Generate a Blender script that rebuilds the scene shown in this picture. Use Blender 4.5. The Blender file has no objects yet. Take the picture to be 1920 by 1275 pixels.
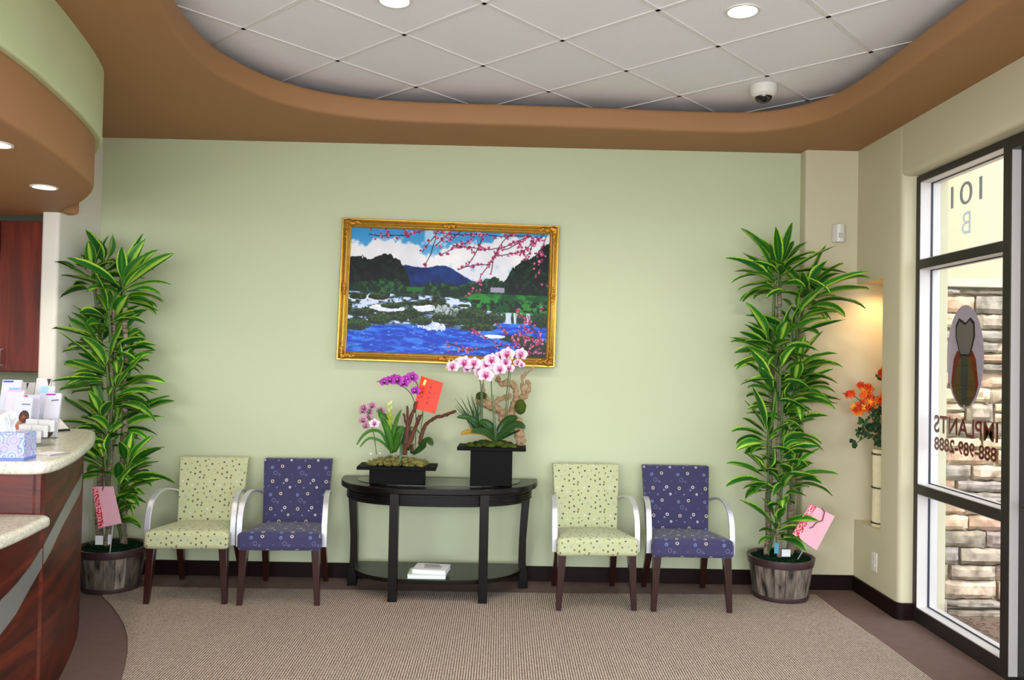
import bpy, math, random
import numpy as np
from mathutils import Vector, Matrix
random.seed(7)
PI = math.pi
S = 1.14          # drawing units to metres
H = 1.4106        # eye height, drawing units
SC = bpy.context.scene
COL = SC.collection

# ------------------------------------------------------------------ camera maths
F, PIT, ROL, YAW = 1522.5374, .0197, .02, .0115
def ray(px, py):
    a, b = (px - 960) / F, (py - 637.5) / F
    cr, sr = math.cos(ROL), math.sin(ROL)
    a, b = a * cr + b * sr, -a * sr + b * cr
    cy, sy, cp, sp = math.cos(YAW), math.sin(YAW), math.cos(PIT), math.sin(PIT)
    Z = -b
    y, z = cp - Z * sp, sp + Z * cp
    return Vector((a * cy + y * sy, -a * sy + y * cy, z))
def P(px, py, y):            # measured image point at distance y
    d = ray(px, py); t = y / d.y
    return Vector((d.x * t, y, d.z * t + H))
cd = bpy.data.cameras.new('camera'); cam = bpy.data.objects.new('camera', cd); COL.objects.link(cam)
f0 = ray(960, 637.5).normalized(); r0 = (ray(960 + F, 637.5) - ray(960, 637.5)).normalized(); u0 = r0.cross(f0)
cam.matrix_world = Matrix.Translation((0, 0, H * S)) @ Matrix((r0, u0, -f0)).transposed().to_4x4()
cd.sensor_width = 36; cd.lens = F / 1920 * 36; cd.clip_start = .05; cd.clip_end = 200
SC.camera = cam
SC.view_settings.view_transform = 'Standard'; SC.view_settings.look = 'None'
SC.view_settings.gamma = 1; SC.view_settings.exposure = 0.0
SC.cycles.use_denoising = True
SC.cycles.max_bounces = 10; SC.cycles.diffuse_bounces = 6; SC.cycles.transparent_max_bounces = 12
SC.cycles.sample_clamp_indirect = 6
SC.cycles.caustics_reflective = False; SC.cycles.caustics_refractive = False

# ------------------------------------------------------------------ mesh helpers
def lin(c):
    return tuple(((x / 255) / 12.92 if x / 255 <= .04045 else ((x / 255 + .055) / 1.055) ** 2.4) for x in c[:3])
def lin4(c): return lin(c) + (1,)

class MB:
    def __init__(s): s.v = []; s.f = []; s.uv = []; s.c = []; s.hasuv = False; s.hasc = False
    def add(s, vs, fs, uv=None, col=None):
        n = len(s.v); s.v += [tuple(v) for v in vs]; s.f += [tuple(i + n for i in f) for f in fs]
        if uv: s.hasuv = True
        s.uv += list(uv) if uv else [(0, 0)] * len(vs)
        if col is not None: s.hasc = True
        if col is None: s.c += [(1, 1, 1, 1)] * len(vs)
        elif isinstance(col, list): s.c += col
        else: s.c += [tuple(col)] * len(vs)
        return s
    def box(s, x0, x1, y0, y1, z0, z1, col=None, M=None):
        vs = [Vector((x, y, z)) for x in (x0, x1) for y in (y0, y1) for z in (z0, z1)]
        if M is not None: vs = [M @ v for v in vs]
        return s.add(vs, [(0, 1, 3, 2), (4, 6, 7, 5), (0, 4, 5, 1), (2, 3, 7, 6), (0, 2, 6, 4), (1, 5, 7, 3)], col=col)
    def prism(s, poly, z0, z1, M=None, col=None):
        n = len(poly); vs = [Vector((p[0], p[1], z)) for z in (z0, z1) for p in poly]
        if M is not None: vs = [M @ v for v in vs]
        fs = [(i, (i + 1) % n, n + (i + 1) % n, n + i) for i in range(n)] + [tuple(range(n))[::-1], tuple(range(n, 2 * n))]
        return s.add(vs, fs, col=col)
    def lathe(s, prof, c=(0, 0, 0), seg=32, M=None, col=None, cap=True):
        vs = []; n = len(prof)
        for k in range(seg):
            a = 2 * PI * k / seg
            for r, z in prof: vs.append(Vector((r * math.cos(a), r * math.sin(a), z)))
        if M is not None: vs = [M @ v for v in vs]
        vs = [v + Vector(c) for v in vs]
        fs = []
        for k in range(seg):
            k2 = (k + 1) % seg
            for i in range(n - 1): fs.append((k * n + i, k2 * n + i, k2 * n + i + 1, k * n + i + 1))
        if cap:
            if prof[0][0] > 1e-6: fs.append(tuple(k * n for k in range(seg))[::-1])
            if prof[-1][0] > 1e-6: fs.append(tuple(k * n + n - 1 for k in range(seg)))
        return s.add(vs, fs, col=col)
    def tube(s, pts, rad, seg=8, col=None, flat=None, wob=0):
        pts = [Vector(p) for p in pts]; n = len(pts)
        if not hasattr(rad, '__len__'): rad = [rad] * n
        vs = []; nrm = None
        for i, p in enumerate(pts):
            t = (pts[min(i + 1, n - 1)] - pts[max(i - 1, 0)]).normalized()
            if nrm is None:
                nrm = Vector((0, 1, 0)) if abs(t.y) < .8 else Vector((1, 0, 0))
            nrm = (nrm - t * nrm.dot(t)).normalized(); b = t.cross(nrm)
            for k in range(seg):
                a = 2 * PI * k / seg; r = rad[i] * (1 + (random.uniform(-wob, wob) if wob else 0))
                vs.append(p + nrm * (math.cos(a) * r) + b * (math.sin(a) * r * (flat or 1)))
        fs = [(i * seg + k, i * seg + (k + 1) % seg, (i + 1) * seg + (k + 1) % seg, (i + 1) * seg + k) for i in range(n - 1) for k in range(seg)]
        fs += [tuple(range(seg))[::-1], tuple(range((n - 1) * seg, n * seg))]
        return s.add(vs, fs, col=col)
    def grid(s, fn, nu, nv, col=None, uvs=None):
        vs = [fn(i / nu, j / nv) for i in range(nu + 1) for j in range(nv + 1)]
        fs = [(i * (nv + 1) + j, (i + 1) * (nv + 1) + j, (i + 1) * (nv + 1) + j + 1, i * (nv + 1) + j + 1) for i in range(nu) for j in range(nv)]
        uv = [(i / nu, j / nv) for i in range(nu + 1) for j in range(nv + 1)] if uvs is None else [uvs(i / nu, j / nv) for i in range(nu + 1) for j in range(nv + 1)]
        return s.add(vs, fs, uv=uv, col=col)
    def ball(s, c, r, seg=10, col=None, sq=(1, 1, 1), bump=0):
        n = seg // 2 + 1; vs = []
        for i in range(n + 1):
            th = PI * i / n
            for k in range(seg):
                a = 2 * PI * k / seg; q = 1 + random.uniform(-bump, bump)
                vs.append(Vector(c) + Vector((r * q * sq[0] * math.sin(th) * math.cos(a), r * q * sq[1] * math.sin(th) * math.sin(a), r * q * sq[2] * math.cos(th))))
        fs = [(i * seg + k, (i + 1) * seg + k, (i + 1) * seg + (k + 1) % seg, i * seg + (k + 1) % seg) for i in range(n) for k in range(seg)]
        return s.add(vs, fs, col=col)
    def build(s, name, mat, parent=None, bevel=0, seg=2, smooth=30, sub=0, local=False, boxuv=False):
        L = Vector((0, 0, 0))
        if parent is not None and not local:
            q = parent
            while q is not None: L = L + q.location; q = q.parent
        me = bpy.data.meshes.new(name)
        me.from_pydata([(v[0] * S - L.x, v[1] * S - L.y, v[2] * S - L.z) for v in s.v], [], s.f)
        me.validate(clean_customdata=False)
        if s.hasuv:
            ul = me.uv_layers.new(name='UVMap')
            for lp in me.loops: ul.data[lp.index].uv = s.uv[lp.vertex_index]
        if boxuv:
            ul = me.uv_layers.new(name='UVMap')
            for pl in me.polygons:
                nn = pl.normal
                for li in pl.loop_indices:
                    co = me.vertices[me.loops[li].vertex_index].co
                    if abs(nn.z) > .6: ul.data[li].uv = (co.x, co.y)
                    elif abs(nn.x) > .7: ul.data[li].uv = (co.y, co.z)
                    else: ul.data[li].uv = (co.x, co.z)
        if s.hasc:
            ca = me.color_attributes.new('Col', 'FLOAT_COLOR', 'POINT')
            ca.data.foreach_set('color', [x for c in s.c for x in c])
        o = bpy.data.objects.new(name, me); COL.objects.link(o)
        for m in (mat if isinstance(mat, (list, tuple)) else [mat]): me.materials.append(m)
        if smooth:
            me.polygons.foreach_set('use_smooth', [True] * len(me.polygons))
            me.set_sharp_from_angle(angle=math.radians(smooth))
        if bevel:
            b = o.modifiers.new('b', 'BEVEL'); b.width = bevel; b.segments = seg; b.limit_method = 'ANGLE'; b.angle_limit = math.radians(35)
            b.harden_normals = False
        if sub:
            m = o.modifiers.new('s', 'SUBSURF'); m.levels = sub; m.render_levels = sub
        if parent is not None: o.parent = parent
        return o

def tag(o, label, cat, group=None):
    o['label'] = label; o['category'] = cat
    if group: o['group'] = group
    return o
def thing(name, label, cat, loc=(0, 0, 0), group=None, rz=0):
    o = bpy.data.objects.new(name, None); o.empty_display_size = .1; COL.objects.link(o)
    o.location = Vector(loc) * S; o.rotation_euler = (0, 0, rz)
    return tag(o, label, cat, group)
def struct(o): o['kind'] = 'structure'; return o

# ------------------------------------------------------------------ materials
def newmat(name):
    m = bpy.data.materials.new(name); m.use_nodes = True
    nt = m.node_tree; b = nt.nodes['Principled BSDF']
    return m, nt, b
def N(nt, t, **k):
    n = nt.nodes.new(t)
    for a, v in k.items(): setattr(n, a, v)
    return n
def mat(name, rgb, rough=.6, metal=0, spec=.5, vary=0, vscale=8, bump=0, bscale=200, coat=0, emit=None, estr=1):
    m, nt, b = newmat(name)
    c = lin4(rgb); b.inputs['Base Color'].default_value = c
    b.inputs['Roughness'].default_value = rough; b.inputs['Metallic'].default_value = metal
    b.inputs['Specular IOR Level'].default_value = spec; b.inputs['Coat Weight'].default_value = coat
    if emit: b.inputs['Emission Color'].default_value = lin4(emit); b.inputs['Emission Strength'].default_value = estr
    tc = N(nt, 'ShaderNodeTexCoord')
    if vary:
        no = N(nt, 'ShaderNodeTexNoise'); no.inputs['Scale'].default_value = vscale; no.inputs['Detail'].default_value = 5
        nt.links.new(tc.outputs['Object'], no.inputs['Vector'])
        mx = N(nt, 'ShaderNodeMix', data_type='RGBA')
        mx.inputs['A'].default_value = tuple(x * (1 - vary) for x in c[:3]) + (1,); mx.inputs['B'].default_value = tuple(min(1, x * (1 + vary)) for x in c[:3]) + (1,)
        nt.links.new(no.outputs['Fac'], mx.inputs['Factor']); nt.links.new(mx.outputs['Result'], b.inputs['Base Color'])
    if bump:
        no = N(nt, 'ShaderNodeTexNoise'); no.inputs['Scale'].default_value = bscale; no.inputs['Detail'].default_value = 3
        nt.links.new(tc.outputs['Object'], no.inputs['Vector'])
        bp = N(nt, 'ShaderNodeBump'); bp.inputs['Strength'].default_value = bump; bp.inputs['Distance'].default_value = .002
        nt.links.new(no.outputs['Fac'], bp.inputs['Height']); nt.links.new(bp.outputs['Normal'], b.inputs['Normal'])
    return m
def math_(nt, op, a, b=None, c=None):
    n = N(nt, 'ShaderNodeMath', operation=op)
    for i, x in enumerate((a, b, c)):
        if x is None: continue
        if isinstance(x, (int, float)): n.inputs[i].default_value = x
        else: nt.links.new(x, n.inputs[i])
    return n.outputs[0]
def mixc(nt, fac, a, b):
    n = N(nt, 'ShaderNodeMix', data_type='RGBA')
    for k, x in (('Factor', fac), ('A', a), ('B', b)):
        if isinstance(x, (int, float, tuple)): n.inputs[k].default_value = x
        else: nt.links.new(x, n.inputs[k])
    return n.outputs['Result']
def ramp(nt, fac, stops):
    r = N(nt, 'ShaderNodeValToRGB'); nt.links.new(fac, r.inputs[0])
    while len(r.color_ramp.elements) < len(stops): r.color_ramp.elements.new(.5)
    for e, (p, c) in zip(r.color_ramp.elements, stops): e.position = p; e.color = lin4(c)
    return r.outputs[0]
def colmat(name, rough=.6, spec=.3, trans=0, metal=0, coat=0):
    m, nt, b = newmat(name); a = N(nt, 'ShaderNodeAttribute', attribute_name='Col')
    nt.links.new(a.outputs['Color'], b.inputs['Base Color']); b.inputs['Roughness'].default_value = rough
    b.inputs['Specular IOR Level'].default_value = spec; b.inputs['Metallic'].default_value = metal; b.inputs['Coat Weight'].default_value = coat
    if trans: b.inputs['Subsurface Weight'].default_value = trans; b.inputs['Subsurface Radius'].default_value = (.01, .01, .005)
    return m
def wood(name, dark, light, scale=3, stretch=(1, 1, 14), rough=.3, uv=False, rot=0, coat=.3):
    m, nt, b = newmat(name); tc = N(nt, 'ShaderNodeTexCoord'); mp = N(nt, 'ShaderNodeMapping')
    nt.links.new(tc.outputs['UV' if uv else 'Object'], mp.inputs[0])
    mp.inputs['Scale'].default_value = stretch; mp.inputs['Rotation'].default_value = (0, 0, rot)
    mp.vector_type = 'TEXTURE' if False else 'POINT'
    no = N(nt, 'ShaderNodeTexNoise'); no.inputs['Scale'].default_value = scale; no.inputs['Detail'].default_value = 8; no.inputs['Roughness'].default_value = .62
    no.inputs['Distortion'].default_value = .6
    nt.links.new(mp.outputs[0], no.inputs['Vector'])
    nt.links.new(ramp(nt, no.outputs['Fac'], [(.3, dark), (.5, tuple((a + c) // 2 for a, c in zip(dark, light))), (.7, light)]), b.inputs['Base Color'])
    b.inputs['Roughness'].default_value = rough; b.inputs['Coat Weight'].default_value = coat; b.inputs['Coat Roughness'].default_value = .15
    return m

M_green = mat('green_paint', (195, 202, 168), .75, spec=.25, vary=.03, vscale=1.5, bump=.15, bscale=300)
M_cream = mat('cream_paint', (204, 196, 166), .7, spec=.25, vary=.03, vscale=1.5, bump=.15, bscale=300)
M_white = mat('white_paint', (224, 220, 210), .7, spec=.25, vary=.02, vscale=1.5, bump=.1, bscale=300)
M_brown = mat('tan_brown_paint', (158, 116, 78), .6, spec=.3, vary=.03, vscale=2, bump=.15, bscale=300)
M_lgreen = mat('light_green_paint', (198, 208, 164), .7, spec=.3, vary=.02, vscale=1.5, bump=.1, bscale=300)
M_tile = mat('ceiling_tile', (238, 238, 242), .9, spec=.1, vary=.02, vscale=30, bump=.4, bscale=400)
M_grid = mat('ceiling_grid_metal', (228, 226, 226), .5, spec=.4)
M_base = mat('dark_baseboard', (26, 12, 10), .45, spec=.15, vary=.15, vscale=10)
M_bronze = mat('dark_bronze_metal', (52, 47, 43), .38, metal=.4, spec=.5)
M_alu = mat('brushed_aluminium', (212, 212, 220), .42, metal=.7, vary=.05, vscale=40)
M_silver = mat('grey_metal_laminate', (148, 150, 148), .35, metal=.6, vary=.06, vscale=60)
M_wenge = mat('espresso_wood', (11, 7, 6), .28, spec=.3, vary=.25, vscale=20, coat=.03)
M_leg = mat('mahogany_leg', (44, 13, 9), .3, spec=.5, vary=.25, vscale=25, coat=.3)
M_blackbox = mat('black_planter', (9, 8, 8), .6, spec=.1, vary=.2, vscale=60, bump=.2)
M_whitep = mat('white_plastic', (225, 222, 214), .4)
M_paper = mat('white_paper', (226, 226, 230), .6)
M_gold = mat('gilded_wood', (206, 160, 66), .3, metal=.75, vary=.25, vscale=30, bump=.35, bscale=120)
M_goldd = mat('gilded_carving', (170, 118, 35), .35, metal=.7, vary=.5, vscale=120, bump=1.0, bscale=160)
M_cherry = wood('cherry_wood', (66, 18, 12), (128, 44, 24), 2.2, (6, 6, .7), .3)
M_cherryh = wood('cherry_wood_level', (52, 12, 10), (126, 40, 22), 2.4, (.7, 1, 9), .35)
M_cherryd = wood('cherry_wood_slanted', (34, 7, 7), (104, 38, 20), 1.8, (1.3, 9, 1), .42, uv=True, rot=-.5, coat=0)
M_cherryd.node_tree.nodes['Principled BSDF'].inputs['Specular IOR Level'].default_value = .22
M_col = colmat('painted_colours', .45)
M_petal = colmat('petals', .55, .2, .15)
M_moss = mat('moss', (64, 78, 26), .9, spec=.1, vary=.6, vscale=60)
M_dmoss = mat('dark_green_moss', (18, 44, 24), .95, spec=.1, vary=.6, vscale=80)
M_drift = mat('driftwood', (166, 138, 106), .8, spec=.15, vary=.75, vscale=26, bump=1.0, bscale=70)
M_branch = mat('brown_branch', (92, 58, 44), .8, spec=.15, vary=.4, vscale=30, bump=.8, bscale=80)
M_stem = mat('green_stem', (84, 104, 60), .55)
M_dleaf = mat('dark_green_leaf', (38, 74, 30), .35, spec=.5, vary=.3, vscale=14)
M_bleaf = mat('bromeliad_leaf', (60, 112, 36), .4, spec=.4, vary=.3, vscale=10)
M_plum = mat('plum_carpet', (116, 96, 90), .95, spec=.05, vary=.16, vscale=14, bump=.6, bscale=500)

def granite():
    m, nt, b = newmat('speckled_cream_stone'); tc = N(nt, 'ShaderNodeTexCoord')
    v = N(nt, 'ShaderNodeTexVoronoi'); v.inputs['Scale'].default_value = 160; nt.links.new(tc.outputs['Object'], v.inputs['Vector'])
    no = N(nt, 'ShaderNodeTexNoise'); no.inputs['Scale'].default_value = 60; no.inputs['Detail'].default_value = 6; nt.links.new(tc.outputs['Object'], no.inputs['Vector'])
    base = ramp(nt, no.outputs['Fac'], [(.3, (194, 190, 172)), (.5, (214, 211, 197)), (.75, (230, 228, 218))])
    sep = N(nt, 'ShaderNodeSeparateColor'); nt.links.new(v.outputs['Color'], sep.inputs[0])
    nt.links.new(mixc(nt, math_(nt, 'MULTIPLY', math_(nt, 'GREATER_THAN', sep.outputs[0], .95), .4), base, lin4((120, 112, 92))), b.inputs['Base Color'])
    b.inputs['Roughness'].default_value = .25; b.inputs['Coat Weight'].default_value = .3
    return m
M_granite = granite()

def berber():
    m, nt, b = newmat('ribbed_loop_carpet'); tc = N(nt, 'ShaderNodeTexCoord'); sp = N(nt, 'ShaderNodeSeparateXYZ')
    nt.links.new(tc.outputs['Object'], sp.inputs[0])
    no = N(nt, 'ShaderNodeTexNoise'); no.inputs['Scale'].default_value = 2.2; no.inputs['Detail'].default_value = 3; nt.links.new(tc.outputs['Object'], no.inputs['Vector'])
    n2 = N(nt, 'ShaderNodeTexNoise'); n2.inputs['Scale'].default_value = 130; n2.inputs['Detail'].default_value = 2; nt.links.new(tc.outputs['Object'], n2.inputs['Vector'])
    n3 = N(nt, 'ShaderNodeTexNoise'); n3.inputs['Scale'].default_value = 45; nt.links.new(tc.outputs['Object'], n3.inputs['Vector'])
    wx = math_(nt, 'SINE', math_(nt, 'MULTIPLY', sp.outputs[0], 2 * PI / .0135))
    wy = math_(nt, 'SINE', math_(nt, 'MULTIPLY', sp.outputs[1], 2 * PI / .021))
    v = math_(nt, 'ADD', math_(nt, 'MULTIPLY', wx, .32), math_(nt, 'MULTIPLY', wy, .10))
    v = math_(nt, 'ADD', v, math_(nt, 'MULTIPLY', math_(nt, 'SUBTRACT', n2.outputs['Fac'], .5), .9))
    v = math_(nt, 'ADD', v, .5)
    c = ramp(nt, v, [(.12, (76, 62, 58)), (.45, (142, 128, 116)), (.62, (184, 170, 156)), (.95, (212, 200, 188))])
    c = mixc(nt, math_(nt, 'MULTIPLY', math_(nt, 'GREATER_THAN', n3.outputs['Fac'], .58), .35), c, lin4((132, 128, 132)))
    c = mixc(nt, math_(nt, 'MULTIPLY', no.outputs['Fac'], .2), c, lin4((158, 130, 104)))
    nt.links.new(c, b.inputs['Base Color'])
    bp = N(nt, 'ShaderNodeBump'); bp.inputs['Strength'].default_value = .5; bp.inputs['Distance'].default_value = .003
    nt.links.new(v, bp.inputs['Height']); nt.links.new(bp.outputs[0], b.inputs['Normal'])
    b.inputs['Roughness'].default_value = .95; b.inputs['Specular IOR Level'].default_value = .05
    return m
M_berber = berber()

def fabric(name, base, T, elems):
    m, nt, b = newmat(name); tc = N(nt, 'ShaderNodeTexCoord')
    sc = N(nt, 'ShaderNodeVectorMath', operation='SCALE'); sc.inputs[3].default_value = 1 / T; nt.links.new(tc.outputs['UV'], sc.inputs[0])
    fr = N(nt, 'ShaderNodeVectorMath', operation='FRACTION'); nt.links.new(sc.outputs[0], fr.inputs[0])
    c = lin4(base)
    for (x, y, r, w, rgb, sq) in elems:      # w = 0 dot, else ring width
        x %= 1; y = 1 - (y % 1)
        x = min(max(x, r + .005), 1 - r - .005); y = min(max(y, r + .005), 1 - r - .005)
        sb = N(nt, 'ShaderNodeVectorMath', operation='SUBTRACT'); sb.inputs[1].default_value = (x, y, 0); nt.links.new(fr.outputs[0], sb.inputs[0])
        ml = N(nt, 'ShaderNodeVectorMath', operation='MULTIPLY'); ml.inputs[1].default_value = (1, sq, 0); nt.links.new(sb.outputs[0], ml.inputs[0])
        ln = N(nt, 'ShaderNodeVectorMath', operation='LENGTH'); nt.links.new(ml.outputs[0], ln.inputs[0])
        d = ln.outputs['Value']
        if w: d = math_(nt, 'ABSOLUTE', math_(nt, 'SUBTRACT', d, r - w)); k = math_(nt, 'LESS_THAN', d, w)
        else: k = math_(nt, 'LESS_THAN', d, r)
        c = mixc(nt, k, c, lin4(rgb))
    no = N(nt, 'ShaderNodeTexNoise'); no.inputs['Scale'].default_value = 350; nt.links.new(tc.outputs['Object'], no.inputs['Vector'])
    nt.links.new(c, b.inputs['Base Color'])
    bp = N(nt, 'ShaderNodeBump'); bp.inputs['Strength'].default_value = .35; bp.inputs['Distance'].default_value = .001
    nt.links.new(no.outputs['Fac'], bp.inputs['Height']); nt.links.new(bp.outputs[0], b.inputs['Normal'])
    b.inputs['Roughness'].default_value = .85; b.inputs['Specular IOR Level'].default_value = .15; b.inputs['Sheen Weight'].default_value = .15
    return m
W_, Y_, L_, Fd = (214, 208, 205), (200, 192, 165), (112, 128, 170), (112, 110, 145)
def el(L, x0, y0, T, q=.86): return [((a - x0) / T, (c - y0) / T, r * q / T, w * .62 / T, rgb, sq) for a, c, r, w, rgb, sq in L]
M_blue = fabric('indigo_ring_fabric', (62, 59, 92), .183, el([
    (870, 155, 14, 4, Y_, 1), (972, 146, 13, 4, W_, 1), (952, 168, 9, 0, L_, 1), (1000, 197, 10, 3.5, W_, 1), (905, 200, 8, 0, Fd, 1), (936, 243, 13, 4, Y_, 1),
    (1047, 252, 13, 5, L_, 1), (887, 291, 17, 3, Fd, 1), (917, 304, 10, 3, Fd, 1), (1040, 190, 5, 0, Fd, 1), (1010, 300, 6, 0, (84, 84, 126), 1)], 850, 130, 197))
D_, B_, O_, G_ = (70, 66, 84), (112, 96, 66), (128, 116, 70), (150, 158, 160)
M_dots = fabric('lime_dot_fabric', (184, 188, 148), .183, el([
    (182, 150, 9, 0, D_, 1.2), (174, 182, 8, 0, B_, .8), (255, 183, 9, 3, O_, 1), (303, 178, 6, 0, B_, 1), (301, 212, 8, 0, B_, .9), (240, 220, 9, 0, D_, 1.3),
    (326, 200, 5, 0, O_, .7), (218, 190, 8, 0, (200, 204, 190), 1), (200, 233, 9, 0, (172, 164, 104), 1.3), (261, 246, 6, 0, B_, 1), (311, 250, 6, 0, O_, .6), (355, 235, 9, 0, D_, 1.2),
    (330, 279, 8, 0, D_, 1.5), (230, 267, 8, 0, B_, .9), (267, 295, 9, 0, B_, .9), (172, 275, 10, 3, G_, 1), (196, 298, 8, 0, O_, .9), (230, 308, 8, 0, B_, .8),
    (300, 325, 8, 0, O_, .8), (267, 332, 9, 0, D_, 1.5), (356, 313, 6, 0, (180, 170, 110), 1), (345, 160, 8, 0, (206, 208, 196), 1), (296, 135, 7, 0, B_, .8)], 160, 125, 202))

def glass(name, tint=(.97, .98, .98), refl=.5):
    m = bpy.data.materials.new(name); m.use_nodes = True; nt = m.node_tree; nt.nodes.clear()
    o = N(nt, 'ShaderNodeOutputMaterial'); t = N(nt, 'ShaderNodeBsdfTransparent'); t.inputs[0].default_value = tint + (1,)
    g = N(nt, 'ShaderNodeBsdfGlossy'); g.inputs['Roughness'].default_value = .02
    fr = N(nt, 'ShaderNodeLayerWeight'); fr.inputs[0].default_value = .5
    mx = N(nt, 'ShaderNodeMixShader'); nt.links.new(math_(nt, 'MULTIPLY_ADD', math_(nt, 'POWER', fr.outputs['Facing'], 4), refl, .03), mx.inputs[0])
    nt.links.new(t.outputs[0], mx.inputs[1]); nt.links.new(g.outputs[0], mx.inputs[2]); nt.links.new(mx.outputs[0], o.inputs[0])
    return m
M_glass = glass('clear_glass'); M_acryl = glass('clear_acrylic', (.97, .98, .98), .8)

def leafmat():
    m, nt, b = newmat('variegated_leaf'); uv = N(nt, 'ShaderNodeTexCoord'); sp = N(nt, 'ShaderNodeSeparateXYZ'); nt.links.new(uv.outputs['UV'], sp.inputs[0])
    at = N(nt, 'ShaderNodeAttribute', attribute_name='Col'); sc = N(nt, 'ShaderNodeSeparateColor'); nt.links.new(at.outputs['Color'], sc.inputs[0])
    no = N(nt, 'ShaderNodeTexNoise'); no.inputs['Scale'].default_value = 5
    mp = N(nt, 'ShaderNodeMapping'); mp.inputs['Scale'].default_value = (9, .8, 1); nt.links.new(uv.outputs['UV'], mp.inputs[0]); nt.links.new(mp.outputs[0], no.inputs['Vector'])
    d = math_(nt, 'ABSOLUTE', math_(nt, 'SUBTRACT', sp.outputs[0], .5))          # 0 mid, .5 edge
    d = math_(nt, 'ADD', d, math_(nt, 'MULTIPLY', math_(nt, 'SUBTRACT', no.outputs['Fac'], .5), .25))
    c1 = ramp(nt, d, [(.0, (64, 128, 38)), (.10, (30, 92, 28)), (.32, (28, 86, 26)), (.38, (150, 196, 56)), (.46, (186, 214, 84)), (.5, (70, 130, 38))])
    c2 = ramp(nt, d, [(.0, (198, 220, 96)), (.13, (150, 200, 60)), (.20, (50, 120, 34)), (.42, (40, 108, 30)), (.5, (150, 196, 64))])
    c = mixc(nt, math_(nt, 'GREATER_THAN', sc.outputs[1], .55), c1, c2)
    c = mixc(nt, math_(nt, 'MULTIPLY', sc.outputs[2], .6), c, lin4((38, 92, 30)))
    hs = N(nt, 'ShaderNodeHueSaturation'); nt.links.new(c, hs.inputs['Color']); nt.links.new(math_(nt, 'ADD', math_(nt, 'MULTIPLY', sc.outputs[0], .8), .68), hs.inputs['Value'])
    nt.links.new(hs.outputs[0], b.inputs['Base Color']); b.inputs['Roughness'].default_value = .38; b.inputs['Specular IOR Level'].default_value = .45
    # thin leaves let some light through
    tr = N(nt, 'ShaderNodeBsdfTranslucent'); nt.links.new(hs.outputs[0], tr.inputs[0]); mx = N(nt, 'ShaderNodeMixShader'); mx.inputs[0].default_value = .18
    out = nt.nodes['Material Output']; nt.links.new(b.outputs[0], mx.inputs[1]); nt.links.new(tr.outputs[0], mx.inputs[2]); nt.links.new(mx.outputs[0], out.inputs[0])
    return m
M_vleaf = leafmat()
def canemat():
    m, nt, b = newmat('ringed_cane_bark'); tc = N(nt, 'ShaderNodeTexCoord'); mp = N(nt, 'ShaderNodeMapping'); mp.inputs['Scale'].default_value = (1, 1, 5)
    nt.links.new(tc.outputs['Object'], mp.inputs[0]); no = N(nt, 'ShaderNodeTexNoise'); no.inputs['Scale'].default_value = 22; no.inputs['Detail'].default_value = 5; nt.links.new(mp.outputs[0], no.inputs['Vector'])
    nt.links.new(ramp(nt, no.outputs['Fac'], [(.3, (70, 56, 46)), (.5, (132, 116, 96)), (.7, (170, 158, 136))]), b.inputs['Base Color'])
    bp = N(nt, 'ShaderNodeBump'); bp.inputs['Strength'].default_value = .8; bp.inputs['Distance'].default_value = .004; nt.links.new(no.outputs['Fac'], bp.inputs['Height']); nt.links.new(bp.outputs[0], b.inputs['Normal'])
    b.inputs['Roughness'].default_value = .8
    return m
M_cane = canemat()
def stavemat():
    m, nt, b = newmat('weathered_barrel_staves'); tc = N(nt, 'ShaderNodeTexCoord'); mp = N(nt, 'ShaderNodeMapping'); mp.inputs['Scale'].default_value = (1, 1, .22)
    nt.links.new(tc.outputs['Object'], mp.inputs[0]); no = N(nt, 'ShaderNodeTexNoise'); no.inputs['Scale'].default_value = 26; no.inputs['Detail'].default_value = 7; nt.links.new(mp.outputs[0], no.inputs['Vector'])
    a = N(nt, 'ShaderNodeAttribute', attribute_name='Col')
    c = ramp(nt, no.outputs['Fac'], [(.34, (28, 24, 24)), (.42, (92, 82, 74)), (.6, (136, 124, 112)), (.75, (164, 152, 140))])
    mx = N(nt, 'ShaderNodeMix', data_type='RGBA', blend_type='MULTIPLY'); mx.inputs['Factor'].default_value = 1; nt.links.new(c, mx.inputs['A']); nt.links.new(a.outputs['Color'], mx.inputs['B'])
    nt.links.new(mx.outputs['Result'], b.inputs['Base Color']); b.inputs['Roughness'].default_value = .5
    return m
M_stave = stavemat()

# ------------------------------------------------------------------ the room
D = 5.14; PY = 5.05; RX = 2.21; SZ = 2.74; LIP = 2.865; CZ = 2.933; LX = -2.55
WX = -4.6; RY = -1.2
b = MB(); b.box(WX, RX + .3, RY, D + .1, -.05, 0); struct(b.build('floor', M_plum))
# loop carpet laid into the plum border
inl = [(-2.36, 4.86), (-2.231, 4.647), (-2.12, 4.51), (-2.00, 4.34), (-1.90, 4.19), (-1.80, 4.01), (-1.712, 3.82), (-1.645, 3.65), (-1.591, 3.5), (-1.54, 3.3), (-1.50, 3.0), (-1.48, 2.6), (-1.5, 2.0), (-1.5, RY + .3),
       (1.95, RY + .3), (1.951, 3.637), (1.946, 4.187), (1.925, 4.673), (1.925, 4.925), (1.5, 4.90), (.34, 4.86)]
b = MB(); b.prism(inl, .0005, .004); struct(b.build('floor', M_berber, smooth=0))
b = MB(); b.box(LX - .1 + .02, 1.88, D, D + .1, 0, CZ + .1); struct(b.build('wall_back', M_green, smooth=0))
b = MB(); b.box(WX, LX - .08, D, D + .1, 0, CZ + .1); struct(b.build('wall_back', mat('olive_grey_paint', (150, 154, 128), .8), smooth=0))
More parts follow.
